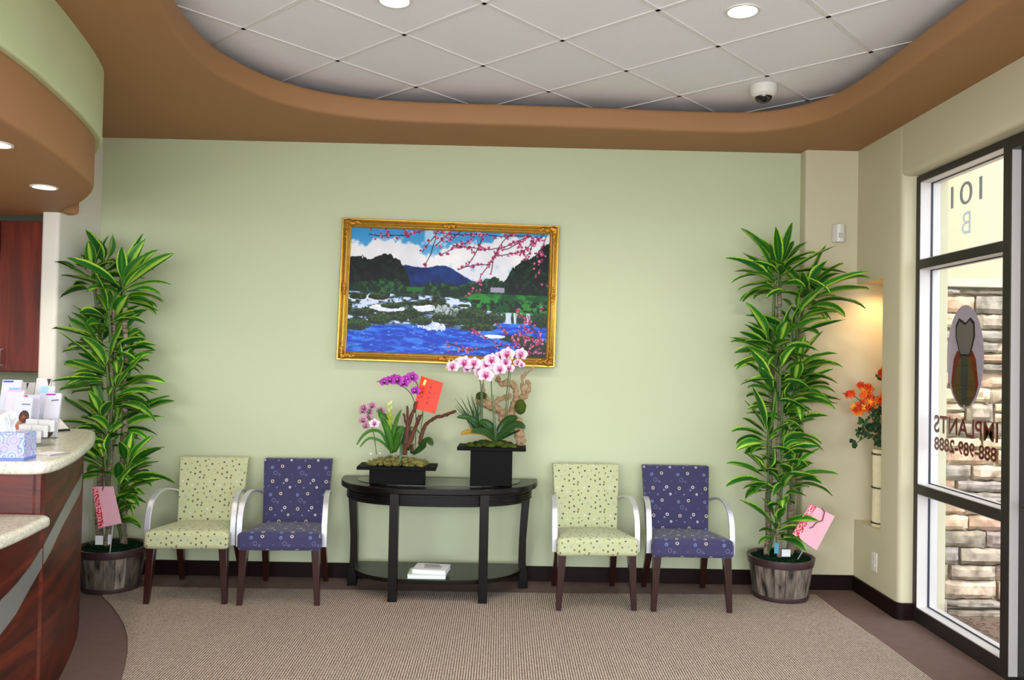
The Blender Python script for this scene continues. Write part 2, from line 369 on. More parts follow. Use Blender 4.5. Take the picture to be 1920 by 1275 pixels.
# pillar in the corner, running on as the end face of the niche
def rc(cx, cy, r, a0, a1, n=6): return [(cx + r * math.cos(math.radians(a0 + (a1 - a0) * i / n)), cy + r * math.sin(math.radians(a0 + (a1 - a0) * i / n))) for i in range(n + 1)]
b = MB(); b.prism([(1.88, D), ] + rc(1.895, PY + .015, .015, 180, 270) + [(2.55, PY), (2.55, D)], 0, CZ + .1)
struct(b.build('wall_back', M_cream))
# wing wall on the left with rounded end
b = MB(); y0 = 4.66
b.prism([(LX, D), (LX - .1, D)] + rc(LX - .08, y0 + .02, .02, 180, 270) + rc(LX - .02, y0 + .02, .02, 270, 360), 0, CZ + .1)
struct(b.build('wall_left', M_white))
b = MB(); b.box(WX - .1, WX, RY, D + .1, 0, CZ + .1); struct(b.build('wall_left', M_white, smooth=0))
# right wall: strip by the window, niche, part above the window
NY = 4.70; NZ0 = .435; NZ1 = 1.905; JY = 4.483; WT = .26
b = MB(); b.prism([(RX, NY), (RX + WT, NY), (RX + WT, JY)] + rc(RX + .025, JY + .025, .025, 270, 180), 0, CZ + .1)
struct(b.build('wall_right', M_cream))
b = MB(); b.box(RX, RX + .34, NY, PY, 0, NZ0); b.box(RX, RX + .34, NY, PY, NZ1, CZ + .1); b.box(RX + .3, RX + .34, NY, PY, NZ0, NZ1)
b.box(RX + WT, RX + .34, NY - .03, NY, 0, CZ); struct(b.build('wall_right', M_cream, smooth=0))
b = MB(); HZ = 2.457
prof = [(RX, CZ + .1)] + [(RX + .025 + .025 * math.cos(math.radians(a)), HZ + .025 + .025 * math.sin(math.radians(a))) for a in range(180, 271, 15)] + [(RX + WT, HZ), (RX + WT, CZ + .1)]
Mx = Matrix(((1, 0, 0, 0), (0, 0, -1, 0), (0, 1, 0, 0), (0, 0, 0, 1)))       # (x,z) profile extruded along -y
b.prism(prof, -JY - .0, -RY, M=Mx); struct(b.build('wall_right', M_cream))
# baseboards
BH, BT = .092, .014
def bb(name, pts):
    b = MB(); n = len(pts)
    for i in range(n - 1):
        (xa, ya), (xb, yb) = pts[i], pts[i + 1]; L = math.hypot(xb - xa, yb - ya); a = math.atan2(yb - ya, xb - xa)
        M = Matrix.Translation((xa, ya, 0)) @ Matrix.Rotation(a, 4, 'Z')
        b.box(0, L, -BT, 0, 0, BH, M=M)
    return struct(b.build(name, M_base, bevel=.003))
bb('baseboard_back', [(LX, D), (1.88, D)])
bb('baseboard_back', [(1.88 - BT * 0, D), (1.88, PY), (RX, PY)])
bb('baseboard_right', [(RX, PY), (RX, JY + .03)])
b = MB(); b.prism(rc(RX + .03, JY + .03, .03 + BT, 180, 270, 8) + [(RX + .09, JY - BT), (RX + .09, JY)] + rc(RX + .03, JY + .03, .03, 270, 180, 8), 0, BH); struct(b.build('baseboard_right', M_base))
bb('baseboard_left', [(LX, y0 + .01), (LX, D)])

# ceiling tiles and grid, turned against the walls
TH, OU, OV = .8171, 2.8077, 3.4141
def tp(i, j):
    a = i * .61 + OU; c = -j * .61 + OV
    return ((a * math.cos(TH) - c * math.sin(TH)) / S, (a * math.sin(TH) + c * math.cos(TH)) / S)
b = MB(); b.box(WX, RX + .34, RY, D + .1, CZ, CZ + .05); struct(b.build('ceiling', M_tile, smooth=0))
b = MB()
def bar(p, q):
    a = math.atan2(q[1] - p[1], q[0] - p[0]); L = math.hypot(q[0] - p[0], q[1] - p[1])
    b.box(0, L, -.0105, .0105, CZ - .004, CZ + .001, M=Matrix.Translation((p[0], p[1], 0)) @ Matrix.Rotation(a, 4, 'Z'))
def clip(p, q, box=(-2.4, 2.4, -.9, 5.1)):
    t0, t1 = 0, 1; dx, dy = q[0] - p[0], q[1] - p[1]
    for pp, qq in ((-dx, p[0] - box[0]), (dx, box[1] - p[0]), (-dy, p[1] - box[2]), (dy, box[3] - p[1])):
        if abs(pp) < 1e-9:
            if qq < 0: return None
            continue
        r = qq / pp
        if pp < 0: t0 = max(t0, r)
        else: t1 = min(t1, r)
    return ((p[0] + t0 * dx, p[1] + t0 * dy), (p[0] + t1 * dx, p[1] + t1 * dy)) if t0 < t1 else None
for k in range(-16, 17):
    for seg in ((tp(k, -16), tp(k, 16)), (tp(-16, k), tp(16, k))):
        c = clip(*seg)
        if c: bar(*c)
g = struct(b.build('ceiling', M_grid, smooth=0))

# soffit with the curved opening
def cr(pts, n=6, closed=False):
    pts = [Vector(p) for p in pts]; out = []; m = len(pts)
    for i in range(m if closed else m - 1):
        p0, p1, p2, p3 = (pts[(i + k - 1) % m] if closed else pts[max(0, min(m - 1, i + k - 1))] for k in range(4))
        for k in range(n):
            t = k / n
            out.append(.5 * ((2 * p1) + (p2 - p0) * t + (2 * p0 - 5 * p1 + 4 * p2 - p3) * t * t + (3 * p1 - p0 - 3 * p2 + p3) * t ** 3))
    if not closed: out.append(pts[-1])
    return out
hole = cr([(-1.20, 2.5), (-1.331, 3.108), (-1.40, 3.468), (-1.400, 3.90), (-1.24, 4.30), (-.98, 4.53), (-.6, 4.635), (.08, 4.66), (.6, 4.68), (1.088, 4.70), (1.40, 4.69), (1.62, 4.58), (1.755, 4.36), (1.80, 4.03), (1.806, 3.5), (1.812, 3.0), (1.82, 2.2), (1.82, 1.2), (1.6, .5), (1.0, .2), (-.2, .15), (-.8, .4), (-1.05, .9), (-1.1, 1.7)], 6, True)
hn = len(hole)
def nrm2(i):
    t = hole[(i + 1) % hn] - hole[i - 1]; return Vector((t.y, -t.x)).normalized()     # points outwards of the clockwise loop?
sgn = 1 if (hole[0] + nrm2(0) * .1 - Vector((.2, 2.5))).length > (hole[0] - Vector((.2, 2.5))).length else -1
import bmesh
bm = bmesh.new()
outer = [bm.verts.new((x * S, y * S, SZ * S)) for x, y in ((WX, RY), (RX, RY), (RX, D), (WX, D))]
rings = []
for off, z in [(.022, SZ), (.010, SZ + .003), (.003, SZ + .010), (0, SZ + .022), (0, LIP - .022), (.003, LIP - .010), (.010, LIP - .003), (.022, LIP), (.14, LIP)]:
    rings.append([bm.verts.new(((hole[i] + nrm2(i) * sgn * off).x * S, (hole[i] + nrm2(i) * sgn * off).y * S, z * S)) for i in range(hn)])
eo = [bm.edges.new((outer[i], outer[(i + 1) % 4])) for i in range(4)]
eh = [bm.edges.new((rings[0][i], rings[0][(i + 1) % hn])) for i in range(hn)]
bmesh.ops.triangle_fill(bm, use_beauty=True, use_dissolve=False, edges=eo + eh)
for a, c in zip(rings[:-1], rings[1:]):
    for i in range(hn): bm.faces.new((a[i], a[(i + 1) % hn], c[(i + 1) % hn], c[i]))
bmesh.ops.recalc_face_normals(bm, faces=bm.faces[:])
me = bpy.data.meshes.new('ceiling'); bm.to_mesh(me); bm.free(); me.materials.append(M_brown)
me.polygons.foreach_set('use_smooth', [True] * len(me.polygons)); me.set_sharp_from_angle(angle=math.radians(40))
so = bpy.data.objects.new('ceiling', me); COL.objects.link(so); struct(so)

# reception canopy: brown drum below, pale green drum above
K = cr([(WX, 4.9), (-2.66, 4.80), (-2.532, 4.637), (-2.335, 4.432), (-2.187, 4.249), (-2.065, 4.068), (-1.975, 3.90), (-1.92, 3.74), (-1.868, 3.546), (-1.815, 3.312), (-1.772, 3.1), (-1.738, 2.906), (-1.71, 2.6), (-1.70, 2.2), (-1.75, 1.7), (-1.9, 1.2), (-2.3, .7), (-3.0, .5), (WX, .5)], 5)
def offs(C, o):
    out = []
    for i in range(len(C)):
        t = C[min(i + 1, len(C) - 1)] - C[max(i - 1, 0)]; n = Vector((-t.y, t.x)).normalized(); out.append(C[i] + n * o)
    return out
KB = [p for p in K if p.x > LX - 1.6]
def drum(C, z0, z1, r, m, name):
    b = MB(); C = [p.copy() for p in C]; n = len(C)
    prof = [(-r, z0)] + [(-r + r * math.sin(math.radians(a)), z0 + r - r * math.cos(math.radians(a))) for a in (22, 45, 67, 90)] + [(0, z1)]
    rr = [offs(C, o) for o, z in prof]
    vs = [Vector((p.x, p.y, z)) for (o, z), R in zip(prof, rr) for p in R]
    fs = [(j * n + i, j * n + i + 1, (j + 1) * n + i + 1, (j + 1) * n + i) for j in range(len(prof) - 1) for i in range(n - 1)]
    fs.append(tuple(range(n))); fs.append(tuple((len(prof) - 1) * n + i for i in range(n))[::-1])
    b.add(vs, fs); return struct(b.build(name, m))
drum(K, 2.18, 2.45, .02, M_brown, 'trim_1')
drum(offs(K, .03), 2.41, 2.76, .012, M_lgreen, 'trim_2')

# ------------------------------------------------------------------ lamps
M_glow = mat('lit_lamp_lens', (255, 250, 238), .4, emit=(255, 248, 232), estr=9)
M_glowc = mat('lit_lamp_lens_cool', (240, 255, 248), .4, emit=(236, 255, 244), estr=9)
def downlight(x, y, z, label, glow, watts, col, r=.075, spot=150, group=None):
    t = thing('ceiling_light', label, 'ceiling light', (x, y, z - .006), group)
    b = MB(); b.lathe([(r * .82, z + .0), (r * .84, z - .006), (r, z - .006), (r * 1.02, z - .001), (r * 1.0, z + .0)], (x, y, 0), 40, cap=False); b.build('trim_ring', M_whitep, t)
    b = MB(); b.lathe([(.0001, z - .0025), (r * .83, z - .0015)], (x, y, 0), 32, cap=False); b.build('lens', glow, t)
    l = bpy.data.lights.new('downlight', 'SPOT'); l.energy = watts; l.color = col; l.spot_size = math.radians(spot); l.spot_blend = .5; l.shadow_soft_size = .06
    o = bpy.data.objects.new('downlight_lamp', l); COL.objects.link(o); o.location = (x * S, y * S, (z - .02) * S)
    return t
LK = 46
downlight(1.015, 3.494, CZ, 'round recessed ceiling light in the tiles nearest the dome camera', M_glowc, LK, (1, .94, .82))
downlight(-.495, 3.475, CZ, 'round recessed ceiling light above the painting, cut by the top of the photo', M_glowc, LK, (1, .94, .82))
for x in (1.0, -.5):  # two spots added out of view for more light, no fixtures modelled
    for y in (2.0,):
        l = bpy.data.lights.new('downlight', 'SPOT'); l.energy = LK; l.color = (1, .94, .82); l.spot_size = math.radians(150); l.spot_blend = .5; l.shadow_soft_size = .06
        o = bpy.data.objects.new('downlight_lamp', l); COL.objects.link(o); o.location = (x * S, y * S, (CZ - .02) * S)
downlight(-2.22, 3.918, 2.18, 'round recessed light under the brown canopy, right one nearer the white wall end', M_glow, 22, (1, .9, .75), .06, 140)
downlight(-1.945, 3.10, 2.18, 'round recessed light under the brown canopy, cut by the left edge of the picture', M_glow, 22, (1, .9, .75), .06, 140)
l = bpy.data.lights.new('downlight', 'SPOT'); l.energy = 25; l.color = (1, .9, .75); l.spot_size = math.radians(140); l.spot_blend = .5; l.shadow_soft_size = .06
o = bpy.data.objects.new('downlight_lamp', l); COL.objects.link(o); o.location = (-3.3 * S, 3.9 * S, 2.15 * S)
# little warm lamp in the top of the niche
t = thing('niche_light', 'small warm lamp in the top of the wall niche over the orange leaves', 'light', (RX + .17, 4.87, NZ1 - .012))
b = MB(); b.lathe([(.035, NZ1 - .012), (.04, NZ1)], (RX + .17, 4.87, 0), 20); b.build('housing', M_whitep, t)
l = bpy.data.lights.new('niche_lamp', 'SPOT'); l.energy = 9; l.color = (1, .62, .28); l.spot_size = math.radians(165); l.spot_blend = .8; l.shadow_soft_size = .03
o = bpy.data.objects.new('niche_lamp', l); COL.objects.link(o); o.location = ((RX + .12) * S, 4.87 * S, (NZ1 - .03) * S)

# dome camera on the ceiling tile
cx, cy = P(1432, 165, 1).x / P(1432, 165, 1).y, 0
dc = ray(1432, 160); tt = (CZ - H) / dc.z; cx, cy = dc.x * tt, dc.y * tt
t = thing('dome_camera', 'white dome security camera with dark glass bulb under the ceiling tiles', 'security camera', (cx, cy, CZ - .095))
b = MB(); b.lathe([(.072, CZ - .002), (.073, CZ - .03), (.068, CZ - .052), (.05, CZ - .066)], (cx, cy, 0), 36); b.build('housing', M_whitep, t)
b = MB(); b.lathe([(.048, CZ - .060)] + [(.046 * math.cos(math.radians(a)), CZ - .063 - .036 * math.sin(math.radians(a))) for a in range(0, 91, 12)], (cx, cy, 0), 30, cap=False)
b.build('dark_dome', mat('smoked_dome', (10, 10, 11), .06, spec=.8), t)
# motion sensor
sx, sz = 2.083, 2.215
t = thing('motion_sensor', 'small white plastic motion sensor high in the corner above the right plant', 'sensor', (sx, PY, sz))
b = MB(); Ms = Matrix.Translation((sx, PY - .028, sz)) @ Matrix.Rotation(.25, 4, 'Z')
b.prism([(-.031, .027), (-.028, -.018), (-.012, -.028), (.012, -.028), (.028, -.018), (.031, .02), ], -.055, .055, M=Ms); b.build('housing', M_whitep, t, bevel=.003)
b = MB(); b.box(-.021, .021, -.030, -.025, -.032, .0, M=Ms); b.build('lens', mat('sensor_lens', (200, 198, 192), .3), t)
# outlet
ox, oy, oz = RX, 4.78, .245
t = thing('wall_outlet', 'white electrical outlet plate on the right wall under the niche', 'outlet', (RX, 4.765, .245))
b = MB(); b.box(RX - .006, RX, 4.733, 4.797, .19, .30); b.build('plate', M_whitep, t, bevel=.003)
for z in (.222, .268): b = MB(); b.box(RX - .0085, RX - .004, 4.752, 4.778, z - .014, z + .014); b.build('socket', mat('outlet_socket', (205, 202, 195), .4), t, bevel=.002)

# ------------------------------------------------------------------ reception desk
DC = [(-2.47, 4.655), (-2.33, 4.52), (-2.22, 4.362), (-2.11, 4.15), (-2.02, 3.95), (-1.925, 3.70), (-1.84, 3.45), (-1.775, 3.2), (-1.74, 3.0), (-1.72, 2.8), (-1.715, 2.5), (-1.74, 2.1), (-1.82, 1.7)]
DCs = cr(DC, 6)
FY = 3.165
def on_desk(y):
    for a, c in zip(DCs[:-1], DCs[1:]):
        if min(a.y, c.y) <= y <= max(a.y, c.y): k = (y - a.y) / (c.y - a.y); return a.lerp(c, k)
hi = [p for p in DCs if p.y > FY] + [on_desk(FY)]
lo = [on_desk(FY)] + [p for p in DCs if p.y < FY]
t = thing('reception_desk', 'curved cherry wood reception desk with slanted grey metal stripe and pale stone counters', 'desk', (-2.0, 3.6, 0))
def wallsheet(mb, C, z0, z1, th=.03, s0=0):
    n = len(C); I = offs(C, th if True else 0); s = [s0]
    for a, c in zip(C[:-1], C[1:]): s.append(s[-1] + (c - a).length)
    vs = []; uv = []
    for X in (C, I):
        for z in (z0, z1):
            for i in range(n): vs.append((X[i].x, X[i].y, z)); uv.append((s[i] * S, z * S))
    fs = []
    for i in range(n - 1):
        fs += [(i, i + 1, n + i + 1, n + i), (2 * n + i, 3 * n + i, 3 * n + i + 1, 2 * n + i + 1), (n + i, n + i + 1, 3 * n + i + 1, 3 * n + i), (i, 2 * n + i, 2 * n + i + 1, i + 1)]
    fs += [(0, n, 3 * n, 2 * n), (n - 1, 2 * n + n - 1, 3 * n + n - 1, n + n - 1)]
    mb.add(vs, fs, uv=uv); return s[-1]
# inside offset must point away from the room: test
q0 = offs(hi, .03)[3]; th_ = -.03 if q0.x > hi[3].x else .03
b = MB(); s1 = wallsheet(b, hi, 0, .922, th_); b.build('curved_panel', M_cherryd, t)
b = MB(); wallsheet(b, lo, 0, .718, th_, s1); b.build('curved_panel', M_cherryd, t)
b = MB(); b.box(-3.1, on_desk(FY).x - .001, FY - .004, FY + .03, 0, .922); b.build('front_panel', M_cherryh, t, smooth=0)
# granite tops
def slab(C, extra, z0, z1, ov):
    sg = ov if th_ < 0 else -ov
    O = offs(C, sg); poly = [(p.x, p.y) for p in O] + extra
    b = MB(); b.prism(poly, z0, z1); return b
oc = [p for p in DCs if 3.22 < p.y < 4.30]
sg = -.05 if th_ > 0 else .05
O = offs(oc, sg)
poly = [(-3.1, 3.10), (-1.86, 3.10)] + [(-1.80, 3.103), (-1.745, 3.125), (-1.728, 3.17)]
poly += [(p.x, p.y) for p in reversed(O)] + [(-2.17, 4.36), (-2.22, 4.42), (-2.30, 4.44), (-2.45, 4.40), (-2.6, 4.2), (-3.1, 4.1)]
b = MB(); b.prism(poly, .922, .972); b.build('high_counter', M_granite, t, bevel=.022, seg=5, smooth=40)
ol = [p for p in DCs if p.y < 3.12]; O = offs(ol, sg * .85)
poly = [(-3.1, FY - .002), (-1.79, FY - .002), (-1.735, FY - .005), (-1.715, FY - .03)] + [(p.x, p.y) for p in O] + [(-3.1, 1.6)]
b = MB(); b.prism(poly, .718, .766); b.build('low_counter', M_granite, t, bevel=.022, seg=5, smooth=40)
# slanted metal stripe on the curved panel: (distance along, lower z, upper z)
st = [(3.98, .735, .80), (3.90, .715, .787), (3.80, .705, .781), (3.70, .695, .773), (3.6, .681, .757), (3.5, .666, .737), (3.41, .640, .714), (3.3, .595, .675), (3.2, .560, .636), (3.07, .507, .586), (2.96, .446, .553), (2.86, .412, .530), (2.7, .35, .48), (2.5, .28, .41), (2.3, .21, .34), (2.1, .15, .28)]
b = MB(); vs = []
for y, a, c in st:
    p = on_desk(y); q = offs([on_desk(y + .02), p, on_desk(y - .02)], -.004 if th_ > 0 else .004)[1]; r = offs([on_desk(y + .02), p, on_desk(y - .02)], .002 if th_ > 0 else -.002)[1]
    vs += [(q.x, q.y, a), (q.x, q.y, c), (r.x, r.y, a), (r.x, r.y, c)]
n = len(st); fs = []
for i in range(n - 1):
    o = i * 4; fs += [(o, o + 4, o + 5, o + 1), (o + 1, o + 5, o + 7, o + 3), (o, o + 2, o + 6, o + 4)]
b.add(vs, fs); b.build('metal_stripe', M_silver, t)

# ------------------------------------------------------------------ wall cabinet behind reception
t = thing('wall_cabinet', 'dark cherry wood wall cabinet in the recess behind the reception counter', 'cabinet', (-3.1, D, 1.258))
b = MB(); b.box(-3.75, -2.66, 4.82, D, 1.258, 2.15); b.build('body', M_cherry, t, bevel=.002)
for x0, x1, hx in ((-2.965, -2.662, -2.932), (-3.27, -2.971, -3.0), (-3.58, -3.276, -3.55)):
    b = MB(); b.box(x0, x1, 4.80, 4.819, 1.262, 2.147); d_ = b.build('door', M_cherry, t, bevel=.003)
    b = MB(); b.tube([(hx, 4.80, 1.296), (hx, 4.775, 1.298), (hx, 4.77, 1.31), (hx, 4.77, 1.376), (hx, 4.775, 1.388), (hx, 4.80, 1.39)], .0045, 8); b.build('handle', M_alu, d_)

# ------------------------------------------------------------------ on the counter
CT = .972
# tissue box
t = thing('tissue_box', 'blue and lilac patterned tissue box with white tissue, front edge of the high counter', 'tissue box', (-1.92, 3.21, CT))
def paisley():
    m, nt, bs = newmat('swirl_printed_card'); tc = N(nt, 'ShaderNodeTexCoord')
    v = N(nt, 'ShaderNodeTexVoronoi'); v.inputs['Scale'].default_value = 26; nt.links.new(tc.outputs['Object'], v.inputs['Vector'])
    s = math_(nt, 'SINE', math_(nt, 'MULTIPLY', v.outputs['Distance'], 20))
    c = ramp(nt, math_(nt, 'ADD', math_(nt, 'MULTIPLY', s, .5), .5), [(0, (160, 176, 222)), (.3, (206, 214, 236)), (.55, (136, 158, 214)), (.72, (196, 212, 222)), (1, (84, 110, 196))])
    sp = N(nt, 'ShaderNodeSeparateColor'); nt.links.new(v.outputs['Color'], sp.inputs[0])
    c = mixc(nt, math_(nt, 'MULTIPLY', math_(nt, 'GREATER_THAN', sp.outputs[0], .7), .5), c, lin4((186, 160, 214)))
    nt.links.new(c, bs.inputs['Base Color']); bs.inputs['Roughness'].default_value = .45; return m
Mt = Matrix.Translation((-1.822, 3.135, CT)) @ Matrix.Rotation(.10, 4, 'Z')
b = MB(); b.box(-.235, 0, 0, .10, .0, .106, M=Mt); b.build('carton', paisley(), t, bevel=.001)
b = MB(); b.box(-.236, .001, -.001, .101, .001, .012, M=Mt); b.build('blue_base_band', mat('blue_band', (104, 124, 210), .4), t, smooth=0)
b = MB()
for k in range(3):
    ph = k * 1.7
    b.grid(lambda u, v: Mt @ Vector((-.205 + u * (.15 - .012 * k) + .004 * math.sin(v * 9 + ph), .05 + .028 * math.sin(u * 9 + ph) * (.3 + v) + .014 * (k - 1), .1 + v * (.085 - .02 * abs(u - .5 + .2 * k) + .01 * math.sin(u * 17 + ph)))), 24, 6)
sm = mat('tissue', (214, 214, 216), .8); sm.node_tree.nodes['Principled BSDF'].inputs['Subsurface Weight'].default_value = .1
o = b.build('tissue', sm, t, smooth=80); md = o.modifiers.new('t', 'SOLIDIFY'); md.thickness = .0015
# paper on the counter
t = thing('business_card', 'white card lying flat on the stone counter right of the tissue box', 'card', (-1.80, 3.33, CT))
b = MB(); Mt = Matrix.Translation((-1.815, 3.36, CT + .0005)) @ Matrix.Rotation(-.25, 4, 'Z'); b.box(-.07, .035, -.06, .03, 0, .004, M=Mt); b.build('card', M_paper, t, smooth=0)
b = MB(); b.box(.020, .0353, -.0605, .0303, .0002, .0043, M=Mt); b.build('grey_edge', mat('grey_ink', (150, 150, 154), .6), t, smooth=0)
# white plaque with green emblem leaning back
t = thing('desk_plaque', 'white plaque with a green emblem and black edge lying tilted at the counter end', 'plaque', (-2.1, 3.95, CT))
A_, B_c, C_, D_c = P(72, 779, 4.05), P(110, 775.5, 4.12), P(136, 805, 3.93), P(103, 809, 3.86)
A_ = Vector((-2.48, 4.36, CT + .071)); B_c = Vector((-2.40, 4.42, CT + .076)); C_ = Vector((-2.25, 4.28, CT + .007)); D_c = Vector((-2.31, 4.19, CT + .007))
nn = (B_c - A_).cross(D_c - A_).normalized()
if nn.z < 0: nn = -nn
def quadbox(mb, a, b_, c, d, n, h0, h1, col=None):
    vs = [v + n * h0 for v in (a, b_, c, d)] + [v + n * h1 for v in (a, b_, c, d)]
    return mb.add(vs, [(0, 1, 2, 3), (4, 5, 6, 7), (0, 1, 5, 4), (1, 2, 6, 5), (2, 3, 7, 6), (3, 0, 4, 7)], col=col)
def inq(u, v): return A_.lerp(B_c, u).lerp(D_c.lerp(C_, u), v)
b = MB(); quadbox(b, A_, B_c, C_, D_c, nn, -.006, 0); b.build('backing', mat('black_edge', (25, 25, 25), .4), t, smooth=0)
b = MB(); quadbox(b, inq(.02, .05), inq(.98, .05), inq(.98, .93), inq(.02, .93), nn, 0, .001); b.build('face', M_paper, t, smooth=0)
b = MB(); quadbox(b, inq(.35, .28), inq(.8, .28), inq(.8, .5), inq(.35, .5), nn, .001, .0016); b.build('emblem', mat('green_emblem', (24, 168, 62), .5), t, smooth=0)
b = MB(); quadbox(b, inq(.45, .34), inq(.74, .34), inq(.74, .40), inq(.45, .40), nn, .0016, .002); b.build('emblem_slot', M_paper, t, smooth=0)
# three-tier card holder
t = thing('card_holder', 'clear stepped holder full of white business cards behind the tissue box', 'card holder', (-1.97, 3.5, CT))
hx, hy = P(48, 828, 3.62).x, 3.62
Mt = Matrix.Translation((hx, 3.60, CT)) @ Matrix.Rotation(-.3, 4, 'Z')
b = MB()
for k in range(3): b.box(-.075 + .0 * k, .075, .035 * k, .035 * k + .002, 0, .045 + .022 * k, M=Mt); b.box(-.075, .075, .035 * k, .035 * k + .033, .012 + .022 * k, .014 + .022 * k, M=Mt)
b.box(-.075, .075, .105, .107, 0, .10, M=Mt); b.box(.073, .075, 0, .106, 0, .04, M=Mt); b.box(-.075, -.073, 0, .106, 0, .04, M=Mt)
b.build('acrylic_rack', M_acryl, t, smooth=0)
for k in range(3):
    for sd in (-1, 1):
        b = MB(); b.box(-.07 if sd < 0 else .004, -.004 if sd < 0 else .07, .035 * k + .006, .035 * k + .028, .015 + .022 * k, .066 + .022 * k, M=Mt); b.build('card_stack', M_paper, t, smooth=0)

# leaflets standing in clear holders
def leaflet(name, label, pxs, y, bottom, bg, art, lean=.18):
    (x0, yt), (x1, _) = pxs[0], pxs[1]
    a = P(x0, yt, y); c = P(x1, yt, y); w = c.x - a.x; zt = a.z; cxm = (a.x + c.x) / 2
    h = zt - CT
    t = thing(name, label, 'leaflet', (cxm, y - h * lean * .5, CT), 'leaflets standing on the counter')
    M = Matrix.Translation((cxm, y - h * lean, CT)) @ Matrix.Rotation(-lean, 4, 'X')
    h = h / math.cos(lean)
    b = MB(); b.box(-w / 2, w / 2, 0, .012, .008, h, M=M); b.build('leaflet_stack', mat('leaflet_' + str(len(bpy.data.materials)), bg, .4), t, smooth=0)
    for nm, mcol, pts in art:
        b = MB(); b.prism([((u - .5) * w, v * h) for u, v in pts], -.0012, .0, M=M @ Matrix(((1, 0, 0, 0), (0, 0, 1, 0), (0, 1, 0, 0), (0, 0, 0, 1))))
        b.build(nm, mat(nm, mcol, .5), t, smooth=0)
    b = MB(); b.box(-w / 2 - .004, w / 2 + .004, -.006, -.0035, .0, h * .45, M=M); b.box(-w / 2 - .004, w / 2 + .004, .014, .0165, 0, h * .8, M=M); b.box(-w / 2 - .004, w / 2 + .004, -.006, .016, .0, .004, M=M)
    b.build('clear_holder', M_acryl, t, smooth=0)
def ell(cx, cy, rx, ry, n=16, a0=0): return [(cx + rx * math.cos(2 * PI * k / n), cy + ry * math.sin(2 * PI * k / n)) for k in range(n)]
head = lambda cx, cy, r=.16: [('hair', (62, 38, 30), ell(cx, cy, r * 1.25, r * .62)), ('face', (214, 160, 130), ell(cx + .03, cy - .03, r, r * .5))]
leaflet('leaflet', 'tall white leaflet with a pale blue title at the left end of the counter', [(5, 712), (41, 712)], 4.05, 0, (204, 208, 224), [('title', (150, 176, 224), [(.4, .86), (.95, .86), (.95, .74), (.4, .74)]), ('top_bar', (76, 80, 170), [(.05, .985), (.6, .985), (.55, .955), (.05, .955)])])
leaflet('leaflet', 'white leaflet with a pink top line in front of the blue-titled one at the left', [(14, 731), (46, 731)], 3.95, 0, (210, 208, 222), [('top_bar', (222, 170, 200), [(.0, .99), (.9, .99), (.9, .97), (.0, .97)])] + head(.5, .42, .22))
leaflet('leaflet', 'leaflet with a large brown-haired head, nearest to the tissue', [(30, 745), (62, 745)], 3.80, 0, (204, 208, 226), [('title', (120, 124, 150), [(.4, .86), (.9, .86), (.9, .83), (.4, .83)]), ('arm', (190, 110, 80), [(.1, .3), (.55, .62), (.75, .55), (.3, .2)]), ('trousers', (60, 66, 90), [(.3, .04), (.75, .04), (.8, .28), (.4, .24)])] + head(.62, .56, .24))
leaflet('leaflet', 'lilac leaflet showing a smiling face near its foot', [(47, 740), (76, 740)], 3.90, 0, (200, 200, 226), [('top_bar', (180, 60, 90), [(.0, .985), (.18, .985), (.18, .95), (.0, .95)])] + head(.62, .32, .2))
leaflet('leaflet', 'grey leaflet with a dark corner, standing highest against the white wall end', [(69, 709), (96, 709)], 4.14, 0, (208, 208, 210), [('dark_corner', (60, 50, 44), [(.72, .99), (1, .99), (.9, .86)])])
leaflet('leaflet', 'pale blue topped leaflet left of the one with a purple bar', [(77, 724), (103, 724)], 4.06, 0, (202, 206, 224), [('blue_top', (150, 196, 236), [(.0, .99), (.6, .99), (.5, .88), (.0, .86)])])
leaflet('leaflet', 'white leaflet with a purple bar and dark-haired woman, rightmost on the counter', [(87, 737), (115, 737)], 3.96, 0, (210, 210, 222), [('purple_bar', (170, 70, 170), [(.0, .99), (.66, .99), (.6, .95), (.0, .95)]), ('title', (120, 110, 130), [(.4, .85), (.9, .87), (.9, .84), (.4, .82)]), ('hair', (40, 28, 26), ell(.52, .22, .30, .20)), ('face', (206, 168, 150), ell(.54, .19, .2, .15))])
leaflet('leaflet', 'plain grey leaflet seen between the blue-titled one and the white wall end', [(43, 717), (66, 717)], 4.19, 0, (200, 200, 204), [('dark_corner', (60, 55, 50), [(.3, .99), (.5, .99), (.38, .86)])])

